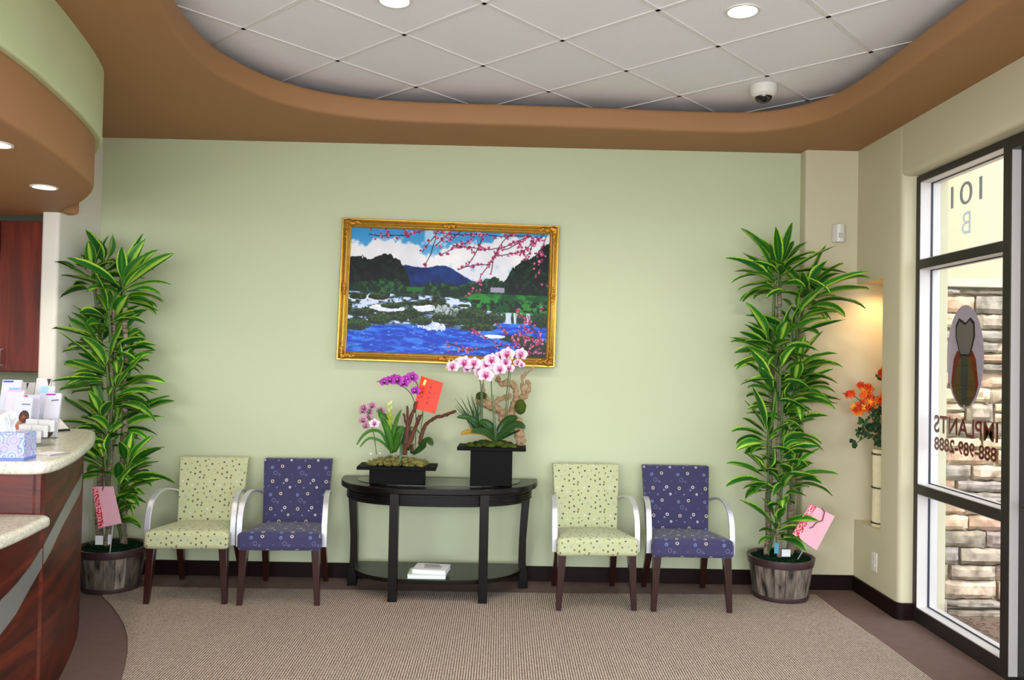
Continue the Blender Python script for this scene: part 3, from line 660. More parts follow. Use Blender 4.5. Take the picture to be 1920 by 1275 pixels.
# ------------------------------------------------------------------ chairs (local frame: x right, -y towards viewer, origin on floor under the seat)
def rbox(x0, x1, y0, y1, z0, z1, fn=None):
    b = MB(); nx, ny, nz = 8, 8, 3
    idx = {}
    vs = []
    for i in range(nx + 1):
        for j in range(ny + 1):
            for k in range(nz + 1):
                if i in (0, nx) or j in (0, ny) or k in (0, nz):
                    idx[i, j, k] = len(vs); p = Vector((x0 + (x1 - x0) * i / nx, y0 + (y1 - y0) * j / ny, z0 + (z1 - z0) * k / nz))
                    vs.append(fn(p, i / nx, j / ny, k / nz) if fn else p)
    fs = []
    for i in range(nx):
        for j in range(ny): fs += [(idx[i, j, 0], idx[i, j + 1, 0], idx[i + 1, j + 1, 0], idx[i + 1, j, 0]), (idx[i, j, nz], idx[i + 1, j, nz], idx[i + 1, j + 1, nz], idx[i, j + 1, nz])]
        for k in range(nz): fs += [(idx[i, 0, k], idx[i + 1, 0, k], idx[i + 1, 0, k + 1], idx[i, 0, k + 1]), (idx[i, ny, k], idx[i, ny, k + 1], idx[i + 1, ny, k + 1], idx[i + 1, ny, k])]
    for j in range(ny):
        for k in range(nz): fs += [(idx[0, j, k], idx[0, j, k + 1], idx[0, j + 1, k + 1], idx[0, j + 1, k]), (idx[nx, j, k], idx[nx, j + 1, k], idx[nx, j + 1, k + 1], idx[nx, j, k + 1])]
    b.add(vs, fs); return b
def make_chair(fab, label, group):
    t = thing('armchair', label, 'chair', (0, 0, 0), group)
    def fseat(p, u, v, w):                        # narrower at the back, crowned, sloping down to the rear
        k = 1 - .20 * v; cr_ = .014 * (1 - (2 * u - 1) ** 4) * (1 - (2 * v - 1) ** 4) * w
        return Vector((p.x * k, p.y, p.z + cr_ - .028 * v))
    s = rbox(-.232, .232, -.275, .155, .308, .408, fseat).build('seat', fab, t, bevel=.026, seg=4, local=True, boxuv=True, smooth=50)
    def fback(p, u, v, w):                        # w runs up; lean and slight wings
        z = .33 + w * .425; k = .90 + .10 * w
        return Vector((p.x * k, p.y + .15 + w * .085, z))
    bk = rbox(-.205, .205, -.026, .03, 0, 1, fback)
    bk.build('backrest', fab, t, bevel=.014, seg=4, local=True, boxuv=True, smooth=50)
    for sx_ in (-1, 1):
        for (x0_, y0_, x1_, y1_, zt) in ((.196, -.235, .212, -.245, .312), (.165, .13, .182, .245, .31)):
            b = MB(); M = Matrix.Identity(4); r0_, r1_ = .023, .0145
            vs = [(sx_ * x0_ + a * r0_, y0_ + c * r0_, zt) for a, c in ((-1, -1), (1, -1), (1, 1), (-1, 1))] + [(sx_ * x1_ + a * r1_, y1_ + c * r1_, .0045) for a, c in ((-1, -1), (1, -1), (1, 1), (-1, 1))]
            b.add(vs, [(0, 1, 2, 3), (7, 6, 5, 4), (0, 4, 5, 1), (1, 5, 6, 2), (2, 6, 7, 3), (3, 7, 4, 0)]); b.build('leg', M_leg, t, bevel=.003, local=True)
        path = cr([(sx_ * .200, .20, .548), (sx_ * .206, .12, .572), (sx_ * .218, .02, .592), (sx_ * .226, -.08, .588), (sx_ * .232, -.155, .548), (sx_ * .2345, -.192, .480), (sx_ * .2345, -.205, .40), (sx_ * .2345, -.205, .318)], 6)
        hw, th2 = .0155, .0055; vs = []
        for i, p in enumerate(path):
            tg = (path[min(i + 1, len(path) - 1)] - path[max(i - 1, 0)]).normalized(); nx_ = Vector((1, 0, 0)); nn_ = tg.cross(nx_).normalized(); nx_ = nn_.cross(tg).normalized()
            w_ = hw * (.72 + .28 * min(1, i / 14))
            for a, c in ((-1, -1), (1, -1), (1, 1), (-1, 1)): vs.append(p + nx_ * (a * w_) + nn_ * (c * th2))
        n = len(path); fs = [(i * 4 + k, i * 4 + (k + 1) % 4, i * 4 + 4 + (k + 1) % 4, i * 4 + 4 + k) for i in range(n - 1) for k in range(4)] + [(0, 1, 2, 3), tuple((n - 1) * 4 + k for k in (3, 2, 1, 0))]
        b = MB(); b.add(vs, fs); b.build('armrest', M_alu, t, bevel=.002, local=True, smooth=40)
    return t
def dup(r, loc, rz, label, group=None):
    c = r.copy(); COL.objects.link(c); c.location = Vector(loc) * S; c.rotation_euler = (0, 0, rz); c['label'] = label
    if group: c['group'] = group
    for k in list(r.children):
        d = k.copy(); COL.objects.link(d); d.parent = c
    return c
R_ = math.radians
g1 = make_chair(M_dots, 'lime green dotted armchair beside the left potted plant', 'green dotted armchairs')
g1.location = Vector((-1.738, 4.79, 0)) * S; g1.rotation_euler = (0, 0, R_(3))
dup(g1, (.538, 4.79, 0), R_(3), 'lime green dotted armchair standing right of the console table', 'green dotted armchairs')
b1 = make_chair(M_blue, 'indigo armchair with ring pattern standing left of the console table', 'indigo ring-patterned armchairs')
b1.location = Vector((-1.226, 4.79, 0)) * S; b1.rotation_euler = (0, 0, R_(3))
dup(b1, (1.082, 4.79, 0), R_(0), 'indigo armchair with ring pattern beside the right potted plant', 'indigo ring-patterned armchairs')

# ------------------------------------------------------------------ console table
TX = -.366; TZ = .652
t = thing('console_table', 'espresso half-round console table with glass inset and lower shelf under the painting', 'console table', (TX, 4.85, 0))
def demi(w, yb, yf, n=28, e=2.6, rb=.0):
    pts = []
    for k in range(n + 1):
        a = PI * k / n; c, s_ = math.cos(a), math.sin(a)
        pts.append((TX + w * math.copysign(abs(c) ** (2 / e), c), yb - (yb - yf) * s_ ** (2 / e)))
    return pts
b = MB(); b.prism(demi(.598, 5.06, 4.585), TZ - .034, TZ); b.build('tabletop', M_wenge, t, bevel=.005, smooth=30)
b = MB(); b.prism(demi(.49, 4.99, 4.70, e=3), TZ + .0005, TZ + .003); b.build('glass_inset', mat('dark_glass_inset', (20, 22, 22), .06, spec=.8), t, smooth=30)
b = MB()
for k in range(4):
    z = TZ - .046 - k * .017; n_ = demi(.565, 5.05, 4.625); 
    b.prism(n_, z - .0055, z + .0055)
b.prism(demi(.556, 5.05, 4.634), TZ - .108, TZ - .034); b.build('reeded_apron', M_wenge, t, bevel=.002, smooth=30)
for x in (-.597, -.085):
    b = MB(); b.box(x - .026, x + .026, 4.628, 4.675, .0045, TZ - .034); b.build('leg', M_wenge, t, bevel=.003)
for sx_ in (-1, 1):
    xs = [(.0, .520, .045), (.06, .520, .042), (.16, .511, .036), (.3, .512, .034), (.45, .521, .036), (TZ - .034, .533, .040)]
    b = MB(); vs = []
    for z, x, h in xs:
        for a, c in ((-1, -1), (1, -1), (1, 1), (-1, 1)): vs.append((TX + sx_ * x + a * h / 1.6, 4.985 + c * .028, max(z, .001)))
    b.add(vs, [(i * 4 + k, i * 4 + (k + 1) % 4, i * 4 + 4 + (k + 1) % 4, i * 4 + 4 + k) for i in range(len(xs) - 1) for k in range(4)] + [(3, 2, 1, 0), tuple(len(vs) - 4 + k for k in range(4))]); b.build('leg', M_wenge, t, bevel=.003)
b = MB(); b.prism(demi(.51, 5.04, 4.635), .105, .130); b.build('shelf', M_wenge, t, bevel=.004, smooth=30)

# books on the shelf
t = thing('book', 'pale green and white book at the bottom of the small stack on the console shelf', 'book', (-.40, 4.75, .130), 'books on the console shelf')
b = MB(); b.box(-.513, -.298, 4.655, 4.80, .131, .134); b.box(-.513, -.298, 4.655, 4.80, .153, .156); b.box(-.515, -.511, 4.655, 4.80, .131, .156); b.build('cover', mat('pale_green_cover', (196, 222, 200), .4), t, bevel=.0008)
b = MB(); b.box(-.511, -.300, 4.657, 4.797, .134, .153); b.build('pages', M_paper, t, smooth=0)
t = thing('book', 'white book with a grey-brown cover picture, topmost on the console shelf', 'book', (-.38, 4.75, .156), 'books on the console shelf')
Mt = Matrix.Translation((-.385, 4.735, .1565)) @ Matrix.Rotation(-.13, 4, 'Z')
b = MB(); b.box(-.098, .098, -.072, .075, 0, .0025, M=Mt); b.box(-.098, .098, -.072, .075, .0215, .024, M=Mt); b.box(-.099, -.096, -.072, .075, 0, .024, M=Mt); b.build('cover', M_paper, t, bevel=.0006)
b = MB(); b.box(-.095, .095, -.070, .072, .0025, .0215, M=Mt); b.build('pages', mat('pages', (228, 226, 226), .8), t, smooth=0)
b = MB()
for v0, v1, u0, u1 in ((.03, .055, -.05, .04), (.0, .022, -.045, .06), (-.03, -.014, -.04, .06)): b.box(u0, u1, v0, v1, .024, .0243, M=Mt)
b.build('cover_picture', mat('cover_picture', (142, 126, 122), .5), t, smooth=0)

# ------------------------------------------------------------------ painting
FC = Vector((-.3465, 5.10, 1.8005)); TILT = R_(.9)
MF = Matrix.Translation(FC) @ Matrix.Rotation(TILT, 4, 'Y') @ Matrix.Rotation(R_(-1.2), 4, 'X')
FW, FH = .683, .4475       # outer half sizes
t = thing('painting', 'river landscape with pink blossom in an ornate gold frame on the green wall', 'picture', (FC.x, FC.y, FC.z))
b = MB()
# profile: (inset from outer edge, protrusion to viewer)
prof = [(0, .020), (0, -.008), (.004, -.016), (.010, -.016), (.013, -.010), (.017, -.012), (.026, -.024), (.034, -.027), (.041, -.023), (.045, -.014), (.049, -.015), (.053, -.010), (.058, -.006), (.0585, .004)]
for (ix, iz) in [(0, 0)]:
    vs = []
    for ins, pr_ in prof:
        for cx_, cz_ in ((-1, -1), (1, -1), (1, 1), (-1, 1)): vs.append(MF @ Vector((cx_ * (FW - ins), pr_, cz_ * (FH - ins))))
    n = len(prof); b.add(vs, [(i * 4 + k, i * 4 + (k + 1) % 4, i * 4 + 4 + (k + 1) % 4, i * 4 + 4 + k) for i in range(n - 1) for k in range(4)])
fr_ = b.build('frame', M_gold, t, smooth=40)
b = MB()
for k in range(160):
    pass
for e in range(4):
    L_e = (FW if e % 2 == 0 else FH) - .006; n = int(L_e * 2 / .012)
    for k in range(n):
        u = -L_e + 2 * L_e * (k + .5) / n; p = {0: (u, FH - .0475), 1: (FW - .0475, u), 2: (u, -FH + .0475), 3: (-FW + .0475, u)}[e]
        if abs(p[0]) > FW - .047 or abs(p[1]) > FH - .047: continue
        b.ball(MF @ Vector((p[0], -.0145, p[1])), .0036, 6, sq=(1, .8, 1))
b.build('bead_moulding', M_gold, fr_)
for cx_ in (-1, 1):
    for cz_ in (-1, 1):
        b = MB(); random.seed(5 + cx_ + 2 * cz_)
        for k in range(9):
            for dx, dz in ((k * .011, 0), (0, k * .011)):
                r = .0165 - k * .0011
                b.ball(MF @ Vector((cx_ * (FW - .030 - dx), -.022 - .003 * math.cos(k * 1.6), cz_ * (FH - .030 - dz) + cz_ * .006 * math.sin(k * 1.3) * (dx > 0))), r, 8, sq=(1.1, .7, 1.1), bump=.22)
        b.build('corner_ornament', M_goldd, t)
for px_, pz_ in ((0, 1), (0, -1), (1, 0), (-1, 0)):
    b = MB()
    for k in range(-5, 6):
        r = .0155 - abs(k) * .0018
        q = Vector((px_ * (FW - .030) + (k * .011 if px_ == 0 else 0), -.023, pz_ * (FH - .030) + (k * .011 if pz_ == 0 else 0)))
        b.ball(MF @ q, r, 8, sq=(1.1, .7, 1.1), bump=.2)
    b.build('centre_ornament', M_goldd, t)
# picture surface: landscape painted as colours over a fine mesh
NU, NV = 520, 330
rs = np.random.RandomState(3)
U, V = np.meshgrid(np.linspace(0, 1, NU), np.linspace(0, 1, NV)); ASP = 1.58
def noise(sc, seed, oct_=4, sx_=1, sy_=1):
    out = np.zeros_like(U); amp = 1; tot = 0
    for o_ in range(oct_):
        gx, gy = int(sc * ASP * sx_ * 2 ** o_) + 2, int(sc * sy_ * 2 ** o_) + 2
        g_ = np.random.RandomState(seed + o_).rand(gy + 1, gx + 1); x = U * (gx - 1); y = V * (gy - 1); xi = x.astype(int); yi = y.astype(int)
        fx = x - xi; fy = y - yi; fx = fx * fx * (3 - 2 * fx); fy = fy * fy * (3 - 2 * fy)
        out += amp * ((g_[yi, xi] * (1 - fx) + g_[yi, xi + 1] * fx) * (1 - fy) + (g_[yi + 1, xi] * (1 - fx) + g_[yi + 1, xi + 1] * fx) * fy); tot += amp; amp *= .55
    return out / tot
def sm_(x, a, c): t_ = np.clip((x - a) / (c - a), 0, 1); return t_ * t_ * (3 - 2 * t_)
IMG = np.zeros((NV, NU, 3))
def lay(mask, rgb, rgb2=None, k=None):
    global IMG
    c = np.array(rgb, float)
    if rgb2 is not None: c = c + (np.array(rgb2, float) - c) * k[..., None]
    IMG = IMG * (1 - mask[..., None]) + c * mask[..., None]
def pl(pts): return np.interp(U, [p[0] for p in pts], [p[1] for p in pts])
n1, n2, n3, n4 = noise(4, 11), noise(14, 21), noise(40, 31, 3), noise(90, 41, 2)
lay(np.ones_like(U), (84, 160, 205), (150, 195, 222), sm_(V, 0, .35))
cl = pl([(0, .12), (.04, .10), (.08, .15), (.12, .06), (.17, .05), (.25, .07), (.32, .12), (.38, .20), (.42, .21), (.47, .14), (.55, .09), (.65, .08), (.8, .03), (1, .02)])
lay(sm_(V + (n2 - .5) * .16, cl - .01, cl + .03), (214, 216, 224), (244, 242, 242), n1)
lay(sm_(n1 + (n2 - .5) * .5, .55, .7) * (V < .12) * .7, (225, 228, 235))
lay(sm_(n2, .52, .6) * sm_(V, .24, .3) * (U > .5) * .5, (150, 195, 225))
mt = pl([(0, .33), (.25, .31), (.28, .285), (.32, .30), (.36, .305), (.41, .30), (.44, .285), (.48, .285), (.52, .31), (.57, .36), (.62, .40), (.7, .42), (1, .44)])
lay(sm_(V, mt - .004 + (n3 - .5) * .012, mt + .004 + (n3 - .5) * .012), (34, 78, 140), (16, 44, 100), sm_(n2 * .6 + (V - mt) * 1.2, .2, .6))
tl = pl([(0, .24), (.05, .23), (.1, .25), (.14, .235), (.16, .21), (.2, .205), (.24, .245), (.27, .30), (.295, .37), (.31, .46), (.32, .6), (1, .6)])
lay(sm_(V + (n3 - .5) * .05, tl - .004, tl + .004), (12, 26, 22), (38, 58, 44), sm_(n3, .45, .75))
bs_ = pl([(0, .44), (.1, .43), (.2, .40), (.26, .42), (.3, .46), (.36, .46), (.40, .42), (.45, .43), (.5, .42), (.56, .44), (.62, .41), (.68, .38), (.73, .36), (.78, .41), (.85, .46), (1, .48)])
lay(sm_(V + (n3 - .5) * .05, bs_ - .004, bs_ + .004), (26, 60, 40), (66, 112, 70), sm_(n3 + (n2 - .5) * .4, .45, .75))
lay(((U > .29) & (U < .37) & (V > .465) & (V < .5)).astype(float), (58, 120, 62))
tr_ = pl([(0, .9), (.76, .9), (.77, .42), (.79, .36), (.82, .28), (.86, .22), (.9, .21), (.93, .17), (.96, .11), (1, .08)])
lay(sm_(V + (n3 - .5) * .05, tr_ - .004, tr_ + .004) * (V < .52), (14, 34, 28), (38, 74, 50), sm_(n3, .45, .75))
lay(((U > .71) & (U < .78) & (V > .445) & (V < .485)).astype(float), (170, 168, 186))
lay(((V > .50) & (V < .66) & (U > .62 - (V - .5) * .8)).astype(float), (30, 92, 48), (70, 146, 70), sm_(n2, .4, .65))
lay(sm_(n3 + .3 * n2, .66, .74) * ((V > .55) & (V < .64) & (U > .6)), (30, 52, 34))
wv = pl([(0, .515), (.3, .52), (.45, .535), (.6, .545), (.62, .60), (.78, .66), (1, .67)])
wat = sm_(V, wv - .003, wv + .003)
n5 = noise(30, 61, 3, .5, 1.4)
lay(wat, (50, 74, 48), (120, 140, 176), sm_(n5, .40, .52))
lay(wat * sm_(n5, .52, .6) * (V < .76), (214, 222, 240))
lay(wat * sm_(n2 + (n3 - .5) * .5, .50, .56) * (V < .74), (30, 50, 28), (84, 92, 62), sm_(n4, .35, .7))
bl = pl([(0, .80), (.1, .79), (.2, .775), (.3, .77), (.4, .765), (.5, .78), (.6, .80), (.66, .81), (.75, .74), (.78, .72), (1, .74)])
lay(sm_(V, bl - .01 + (n3 - .5) * .02, bl + .01), (24, 84, 190), (70, 136, 222), sm_(noise(30, 71, 3, .4, 2), .4, .65))
lay(sm_(noise(60, 81, 2, .5, 2), .68, .8) * (V > .8) * .6, (170, 196, 238))
def blob(cu, cv, ru, rv, c1, c2, j=.25):
    d = np.sqrt(((U - cu) / ru) ** 2 + ((V - cv) / rv) ** 2) + (n3 - .5) * j * 2; lay(sm_(-d, -1.05, -.92), c1, c2, sm_(n4 + (cv - V) / rv * .25, .35, .75))
for a_ in ((.2, .64, .09, .03), (.38, .63, .06, .03), (.05, .56, .06, .025), (.14, .56, .06, .03), (.52, .72, .07, .012), (.6, .76, .012, .02)): blob(*a_, (220, 226, 238), (245, 246, 250))
blob(.43, .775, .07, .03, (206, 216, 240), (246, 248, 252), .9); blob(.40, .745, .03, .03, (190, 204, 230), (240, 244, 250), .9)
blob(.50, .65, .07, .045, (96, 110, 92), (190, 200, 206), .9); blob(.585, .66, .018, .05, (210, 218, 230), (246, 246, 250), .6)
for a_ in ((.16, .735, .055, .045), (.27, .71, .032, .038), (.375, .735, .047, .034), (.04, .78, .075, .05), (.06, .68, .05, .03), (.15, .55, .05, .03), (.05, .555, .045, .025), (.32, .66, .03, .03), (.35, .595, .055, .018), (.22, .62, .06, .025), (.62, .665, .08, .05), (.70, .70, .09, .045), (.55, .73, .1, .03), (.66, .77, .1, .03), (.48, .70, .05, .02), (.58, .60, .03, .012)):
    blob(*a_, (26, 52, 26), (78, 104, 52))
lay(((U > .775) & (U < .94) & (V > .645) & (V < .735)) * sm_(noise(10, 91, 3, 4, .6), .46, .56), (206, 216, 236))
blob(.97, .70, .05, .06, (28, 56, 32), (60, 92, 46)); blob(.86, .85, .09, .035, (24, 44, 30), (60, 84, 50)); blob(.95, .93, .1, .08, (26, 44, 40), (54, 72, 60)); blob(.73, .84, .06, .015, (220, 226, 240), (240, 242, 250))
def line(pts, w, rgb):
    for (x0_, y0_), (x1_, y1_) in zip(pts[:-1], pts[1:]):
        X, Y_2 = U * ASP, V; ax, ay, bx_, by_ = x0_ * ASP, y0_, x1_ * ASP, y1_
        tt_ = np.clip(((X - ax) * (bx_ - ax) + (Y_2 - ay) * (by_ - ay)) / ((bx_ - ax) ** 2 + (by_ - ay) ** 2 + 1e-9), 0, 1)
        d = np.hypot(X - ax - tt_ * (bx_ - ax), Y_2 - ay - tt_ * (by_ - ay)); lay(sm_(-d, -w, -w * .5), rgb)
def blossom(u_, v_, r):
    for k in range(4):
        a_ = rs.rand() * 6.28; q = rs.rand() * r * .8; c = [(204, 108, 150), (180, 78, 124), (222, 156, 184), (146, 60, 98)][k]
        i0, i1 = max(0, int((u_ - .03) * NU)), min(NU, int((u_ + .03) * NU)); j0, j1 = max(0, int((v_ - .04) * NV)), min(NV, int((v_ + .04) * NV))
        if i0 >= i1 or j0 >= j1: continue
        d = np.hypot((U[j0:j1, i0:i1] - u_) * ASP - q * math.cos(a_), V[j0:j1, i0:i1] - v_ - q * math.sin(a_)) / (r * (.4 + .5 * rs.rand())); m_ = sm_(-d, -1.1, -.7)[..., None]
        IMG[j0:j1, i0:i1] = IMG[j0:j1, i0:i1] * (1 - m_) + np.array(c) * m_
BR = [[(.09, .05), (.14, .062), (.2, .055), (.28, .05), (.33, .02), (.38, .0)], [(.16, -.01), (.19, .03), (.2, .06)], [(.25, -.02), (.28, .03)], [(.44, .0), (.41, .07), (.38, .13), (.36, .18)], [(.43, .05), (.415, .12), (.405, .19), (.375, .29)],
      [(.5, .0), (.46, .07), (.43, .12)], [(.55, .0), (.52, .05), (.48, .09)], [(.63, .01), (.6, .08), (.53, .13), (.45, .20)], [(.52, .12), (.6, .13), (.7, .14), (.78, .11), (.88, .03)], [(.8, .0), (.76, .08), (.73, .17), (.70, .26), (.66, .35), (.65, .40)],
      [(.66, .02), (.65, .1), (.62, .2), (.59, .28), (.56, .30), (.55, .31)], [(.70, .26), (.63, .27), (.57, .29)], [(.9, .02), (.84, .08), (.79, .13), (.76, .14)], [(.74, .19), (.8, .17), (.86, .15)], [(.97, .0), (.93, .06), (.89, .11), (.85, .17)], [(.92, .05), (.9, .15), (.87, .22)], [(.45, .02), (.55, .03), (.65, .02), (.75, .03), (.85, .02), (.96, .03)], [(.72, .2), (.71, .33)],
      [(.98, .02), (.96, .12), (.96, .25), (.94, .35)], [(.5, .9), (.56, .93), (.62, .945), (.72, .93), (.8, .91), (.9, .90), (1, .88)], [(.5, .975), (.58, .965), (.66, .95)], [(.62, .8), (.7, .85), (.76, .9)], [(.74, .72), (.79, .80), (.85, .88)], [(.9, .66), (.93, .78), (.97, .9)], [(.84, .62), (.9, .72), (.95, .80)], [(.86, .80), (.92, .86), (.98, .86)], [(.88, .99), (.94, .955), (1, .97)]]
for br in BR:
    line(br, .0045, (62, 34, 52))
    for (x0_, y0_), (x1_, y1_) in zip(br[:-1], br[1:]):
        L_s = math.hypot((x1_ - x0_) * ASP, y1_ - y0_); n = int(L_s / .011)
        for k in range(n):
            q = (k + rs.rand()) / max(n, 1); dens = .62 if x0_ > .45 else .4
            if rs.rand() < dens * .75: blossom(x0_ + (x1_ - x0_) * q + rs.randn() * .006, y0_ + (y1_ - y0_) * q + rs.randn() * .009, .008 + .008 * rs.rand())
for (u_, v_, r, n) in ((.16, .04, .05, 10), (.28, .04, .02, 6), (.86, .13, .03, 14), (.95, .16, .03, 8), (.93, .25, .02, 6), (.9, .8, .05, 22), (.93, .87, .05, 22), (.9, .96, .06, 22), (.65, .43, .03, 8), (.98, .4, .02, 4), (.97, .6, .01, 4), (.6, .5, .02, 5), (.84, .86, .02, 6)):
    for k in range(int(n * .8)): blossom(u_ + rs.randn() * r * .6, v_ + rs.randn() * r * .8, .011)
IMG = np.clip(IMG, 0, 255) / 255
lum_ = IMG.mean(-1, keepdims=True); IMG = np.clip(lum_ + (IMG - lum_) * 1.08, 0, 1) ** 1.35
LIN = np.where(IMG <= .04045, IMG / 12.92, ((IMG + .055) / 1.055) ** 2.4)
ww, hh = FW - .056, FH - .056
xs_ = -ww + 2 * ww * U; zs_ = hh - 2 * hh * V
L0 = FC
MFl = Matrix.Rotation(TILT, 4, 'Y') @ Matrix.Rotation(R_(-1.2), 4, 'X'); A3 = np.array(MFl.to_3x3())
pts = np.stack([xs_, np.full_like(xs_, .002), zs_], -1).reshape(-1, 3) @ A3.T * S
back = np.array([[-ww, .008, -hh], [ww, .008, -hh], [ww, .008, hh], [-ww, .008, hh]]) @ A3.T * S
ii = (np.arange(NV - 1)[:, None] * NU + np.arange(NU - 1)[None, :]).reshape(-1)
fc = np.stack([ii, ii + NU, ii + NU + 1, ii + 1], -1)
nb = len(pts)
me = bpy.data.meshes.new('canvas'); me.from_pydata(np.vstack([pts, back]).tolist(), [], fc.tolist() + [(nb, nb + 1, nb + 2, nb + 3), ((NV - 1) * NU, nb, nb + 3, 0)][:1])
ca = me.color_attributes.new('Col', 'FLOAT_COLOR', 'POINT')
cc = np.ones((nb + 4, 4)); cc[:nb, :3] = LIN.reshape(-1, 3); ca.data.foreach_set('color', cc.ravel())
me.materials.append(colmat('glazed_print', .3, .15)); cv = bpy.data.objects.new('canvas', me); COL.objects.link(cv); cv.parent = t

# ------------------------------------------------------------------ dracaena plants in barrel pots
random.seed(21)
def leaf(mb, base, az, el_, L, W, droop, wy=5.12, wx=(-2.5, 2.17), tw=0):
    base = Vector(base); d = Vector((math.cos(az) * math.cos(el_), math.sin(az) * math.cos(el_), math.sin(el_)))
    side = Vector((-math.sin(az), math.cos(az), 0)); n = 9; p = base.copy(); vs = []; uv = []; col = []
    tint = random.random(); typ = random.random(); drk = max(0, 1 - el_ / 1.2) * 0; dk = random.random() ** 3
    ph = random.random() * 6; crl = random.uniform(-.5, .5)
    for i in range(n + 1):
        t_ = i / n
        w = W * (.16 + .84 * math.sin(PI * min(1, max(0, (t_ - .10) / .90)) ** .80) ** 1.1 if t_ > .10 else .16)
        if i == n: w = W * .02
        up = side.cross(d).normalized()
        if up.z < 0 and abs(el_) < 1.4: up = -up
        tws = tw + crl * t_
        sd = (side * math.cos(tws) + up * math.sin(tws)).normalized()
        fold = W * .28
        for k, q in enumerate((-1, -.5, 0, .5, 1)):
            v = p + sd * (q * w * .5) + up * (abs(q) * fold * w / W + .003 * math.sin(ph + t_ * 9 + q * 2) * abs(q))
            v.y = min(v.y, wy); v.x = min(max(v.x, wx[0]), wx[1]); vs.append(v); uv.append(((q + 1) / 2, t_ * 4 + tint * 10)); col.append((tint, typ, dk, 1))
        step = L / n; p = p + d * step
        ax = side
        d = (d + Vector((0, 0, -droop * (.3 + t_) / n * 2.2))).normalized()
    fs = [(i * 5 + k, i * 5 + k + 1, (i + 1) * 5 + k + 1, (i + 1) * 5 + k) for i in range(n) for k in range(4)]
    mb.add(vs, fs, uv=uv, col=col)
def rosette(mb, c, n, L, tipup=True, hgt=.12, wall=None, bias=None, tw=0):
    n = max(6, int(n * 1.0))
    for k in range(n):
        t_ = k / max(1, n - 1)                      # 0 top centre leaf, 1 lowest
        az = k * 2.39996 + random.uniform(-.3, .3)
        if bias is not None and random.random() < .55: az = bias + random.uniform(-.8, .8)
        el_ = (1.35 - 1.45 * t_ ** .55 if tipup else .55 - .9 * t_) + random.uniform(-.15, .15)
        l = L * (.72 + .4 * math.sin(PI * (t_ * .7 + .2))) * random.uniform(.62, 1.2)
        if math.sin(az) > .15: l *= .72
        z = c[2] + hgt * (.5 - t_)
        leaf(mb, (c[0] + .012 * math.cos(az), c[1] + .012 * math.sin(az), z), az, el_, l, random.uniform(.058, .078), random.uniform(.0, .75) * (.4 + t_ * .6), tw=random.uniform(-.5, .5))

def dracaena(X, Y, label, heads, canes, seed):
    random.seed(seed)
    t = thing('potted_dracaena', label, 'potted plant', (X, Y, 0), 'dracaenas in barrel pots')
    # pot of staves with two hoops
    Rt, Rb, PH = .190, .155, .245; n = 18
    b = MB()
    for k in range(n):
        a0, a1 = 2 * PI * (k + .02) / n, 2 * PI * (k + .98) / n; g_ = random.uniform(.35, 1.15); vs = []
        for r in (1, .92):
            for z, rr in ((.004, Rb), (PH, Rt)):
                for a in (a0, (a0 + a1) / 2, a1): vs.append((X + rr * r * math.cos(a), Y + rr * r * math.sin(a), z))
        b.add(vs, [(0, 1, 4, 3), (1, 2, 5, 4), (6, 9, 10, 7), (7, 10, 11, 8), (3, 4, 10, 9), (4, 5, 11, 10), (0, 3, 9, 6), (2, 8, 11, 5), (0, 6, 7, 1), (1, 7, 8, 2)], col=(g_, g_ * .98, g_ * .96, 1))
    b.build('barrel_pot', M_stave, t, smooth=20)
    def rad(z): return Rb + (Rt - Rb) * z / PH
    M_hoop = mat('plum_hoop', (58, 38, 40), .35, spec=.5)
    for z0, z1 in ((.004, .03), (PH - .042, PH + .003)):
        b = MB(); b.lathe([(rad(z0) + .001, z0), (rad(z0) + .006, z0 + .002), (rad(z1) + .006, z1 - .002), (rad(z1) + .0055, z1), (rad(z1) - .006, z1)], (X, Y, 0), 48, cap=False); b.build('hoop', M_hoop, t, smooth=40)
    b = MB(); b.lathe([(rad(.0), .02), (rad(.1) * .9, .021)], (X, Y, 0), 20)
    def mfn(u, v):
        r = (.172) * v; a = u * 2 * PI; return (X + r * math.cos(a), Y + r * math.sin(a), PH - .012 + .018 * (1 - v * v) + random.uniform(-.004, .004))
    b = MB(); b.grid(mfn, 40, 12)
    for k in range(420):
        a = random.random() * 6.28; r = .168 * random.random() ** .5; b.ball((X + r * math.cos(a), Y + r * math.sin(a), PH - .008 + .018 * (1 - (r / .172) ** 2)), random.uniform(.004, .011), 5, sq=(1, 1, .7), bump=.4)
    b.build('moss', M_dmoss, t, smooth=80)
    for (x0, x1, y0, y1, zt, r) in canes:
        b = MB(); m_ = 26; pts = [(x0 + (x1 - x0) * k / m_ + .006 * math.sin(k * .9 + x0 * 50), y0 + (y1 - y0) * k / m_, .235 + (zt - .235) * k / m_) for k in range(m_ + 1)]
        b.tube(pts, [r * (1 - .35 * k / m_) * (1.05 if k % 2 else .96) for k in range(m_ + 1)], 9, wob=.05); b.build('cane', M_cane, t, smooth=60)
    for (hx, hy, hz, n_, L, bias) in heads:
        b = MB(); rosette(b, (hx, hy, hz), n_, L, hgt=.13, bias=bias)
        # slender green neck joining the head to the canes
        cx_ = min(canes, key=lambda c: abs(c[1] - hx))
        b2 = MB(); xb = cx_[0] + (cx_[1] - cx_[0]) * max(0, min(1, (hz - .3) / (cx_[4] - .235))); b2.tube([(xb, cx_[2], max(.25, min(hz - .20, cx_[4] - .06))), ((xb + hx) / 2, (cx_[2] + hy) / 2, hz - .09), (hx, hy, hz + .05)], [.011, .009, .006], 7)
        f_ = b.build('foliage', M_vleaf, t, smooth=70); b2.build('stem', M_stem, f_, smooth=60)
    return t
LYc, RYc = 4.84, 4.88
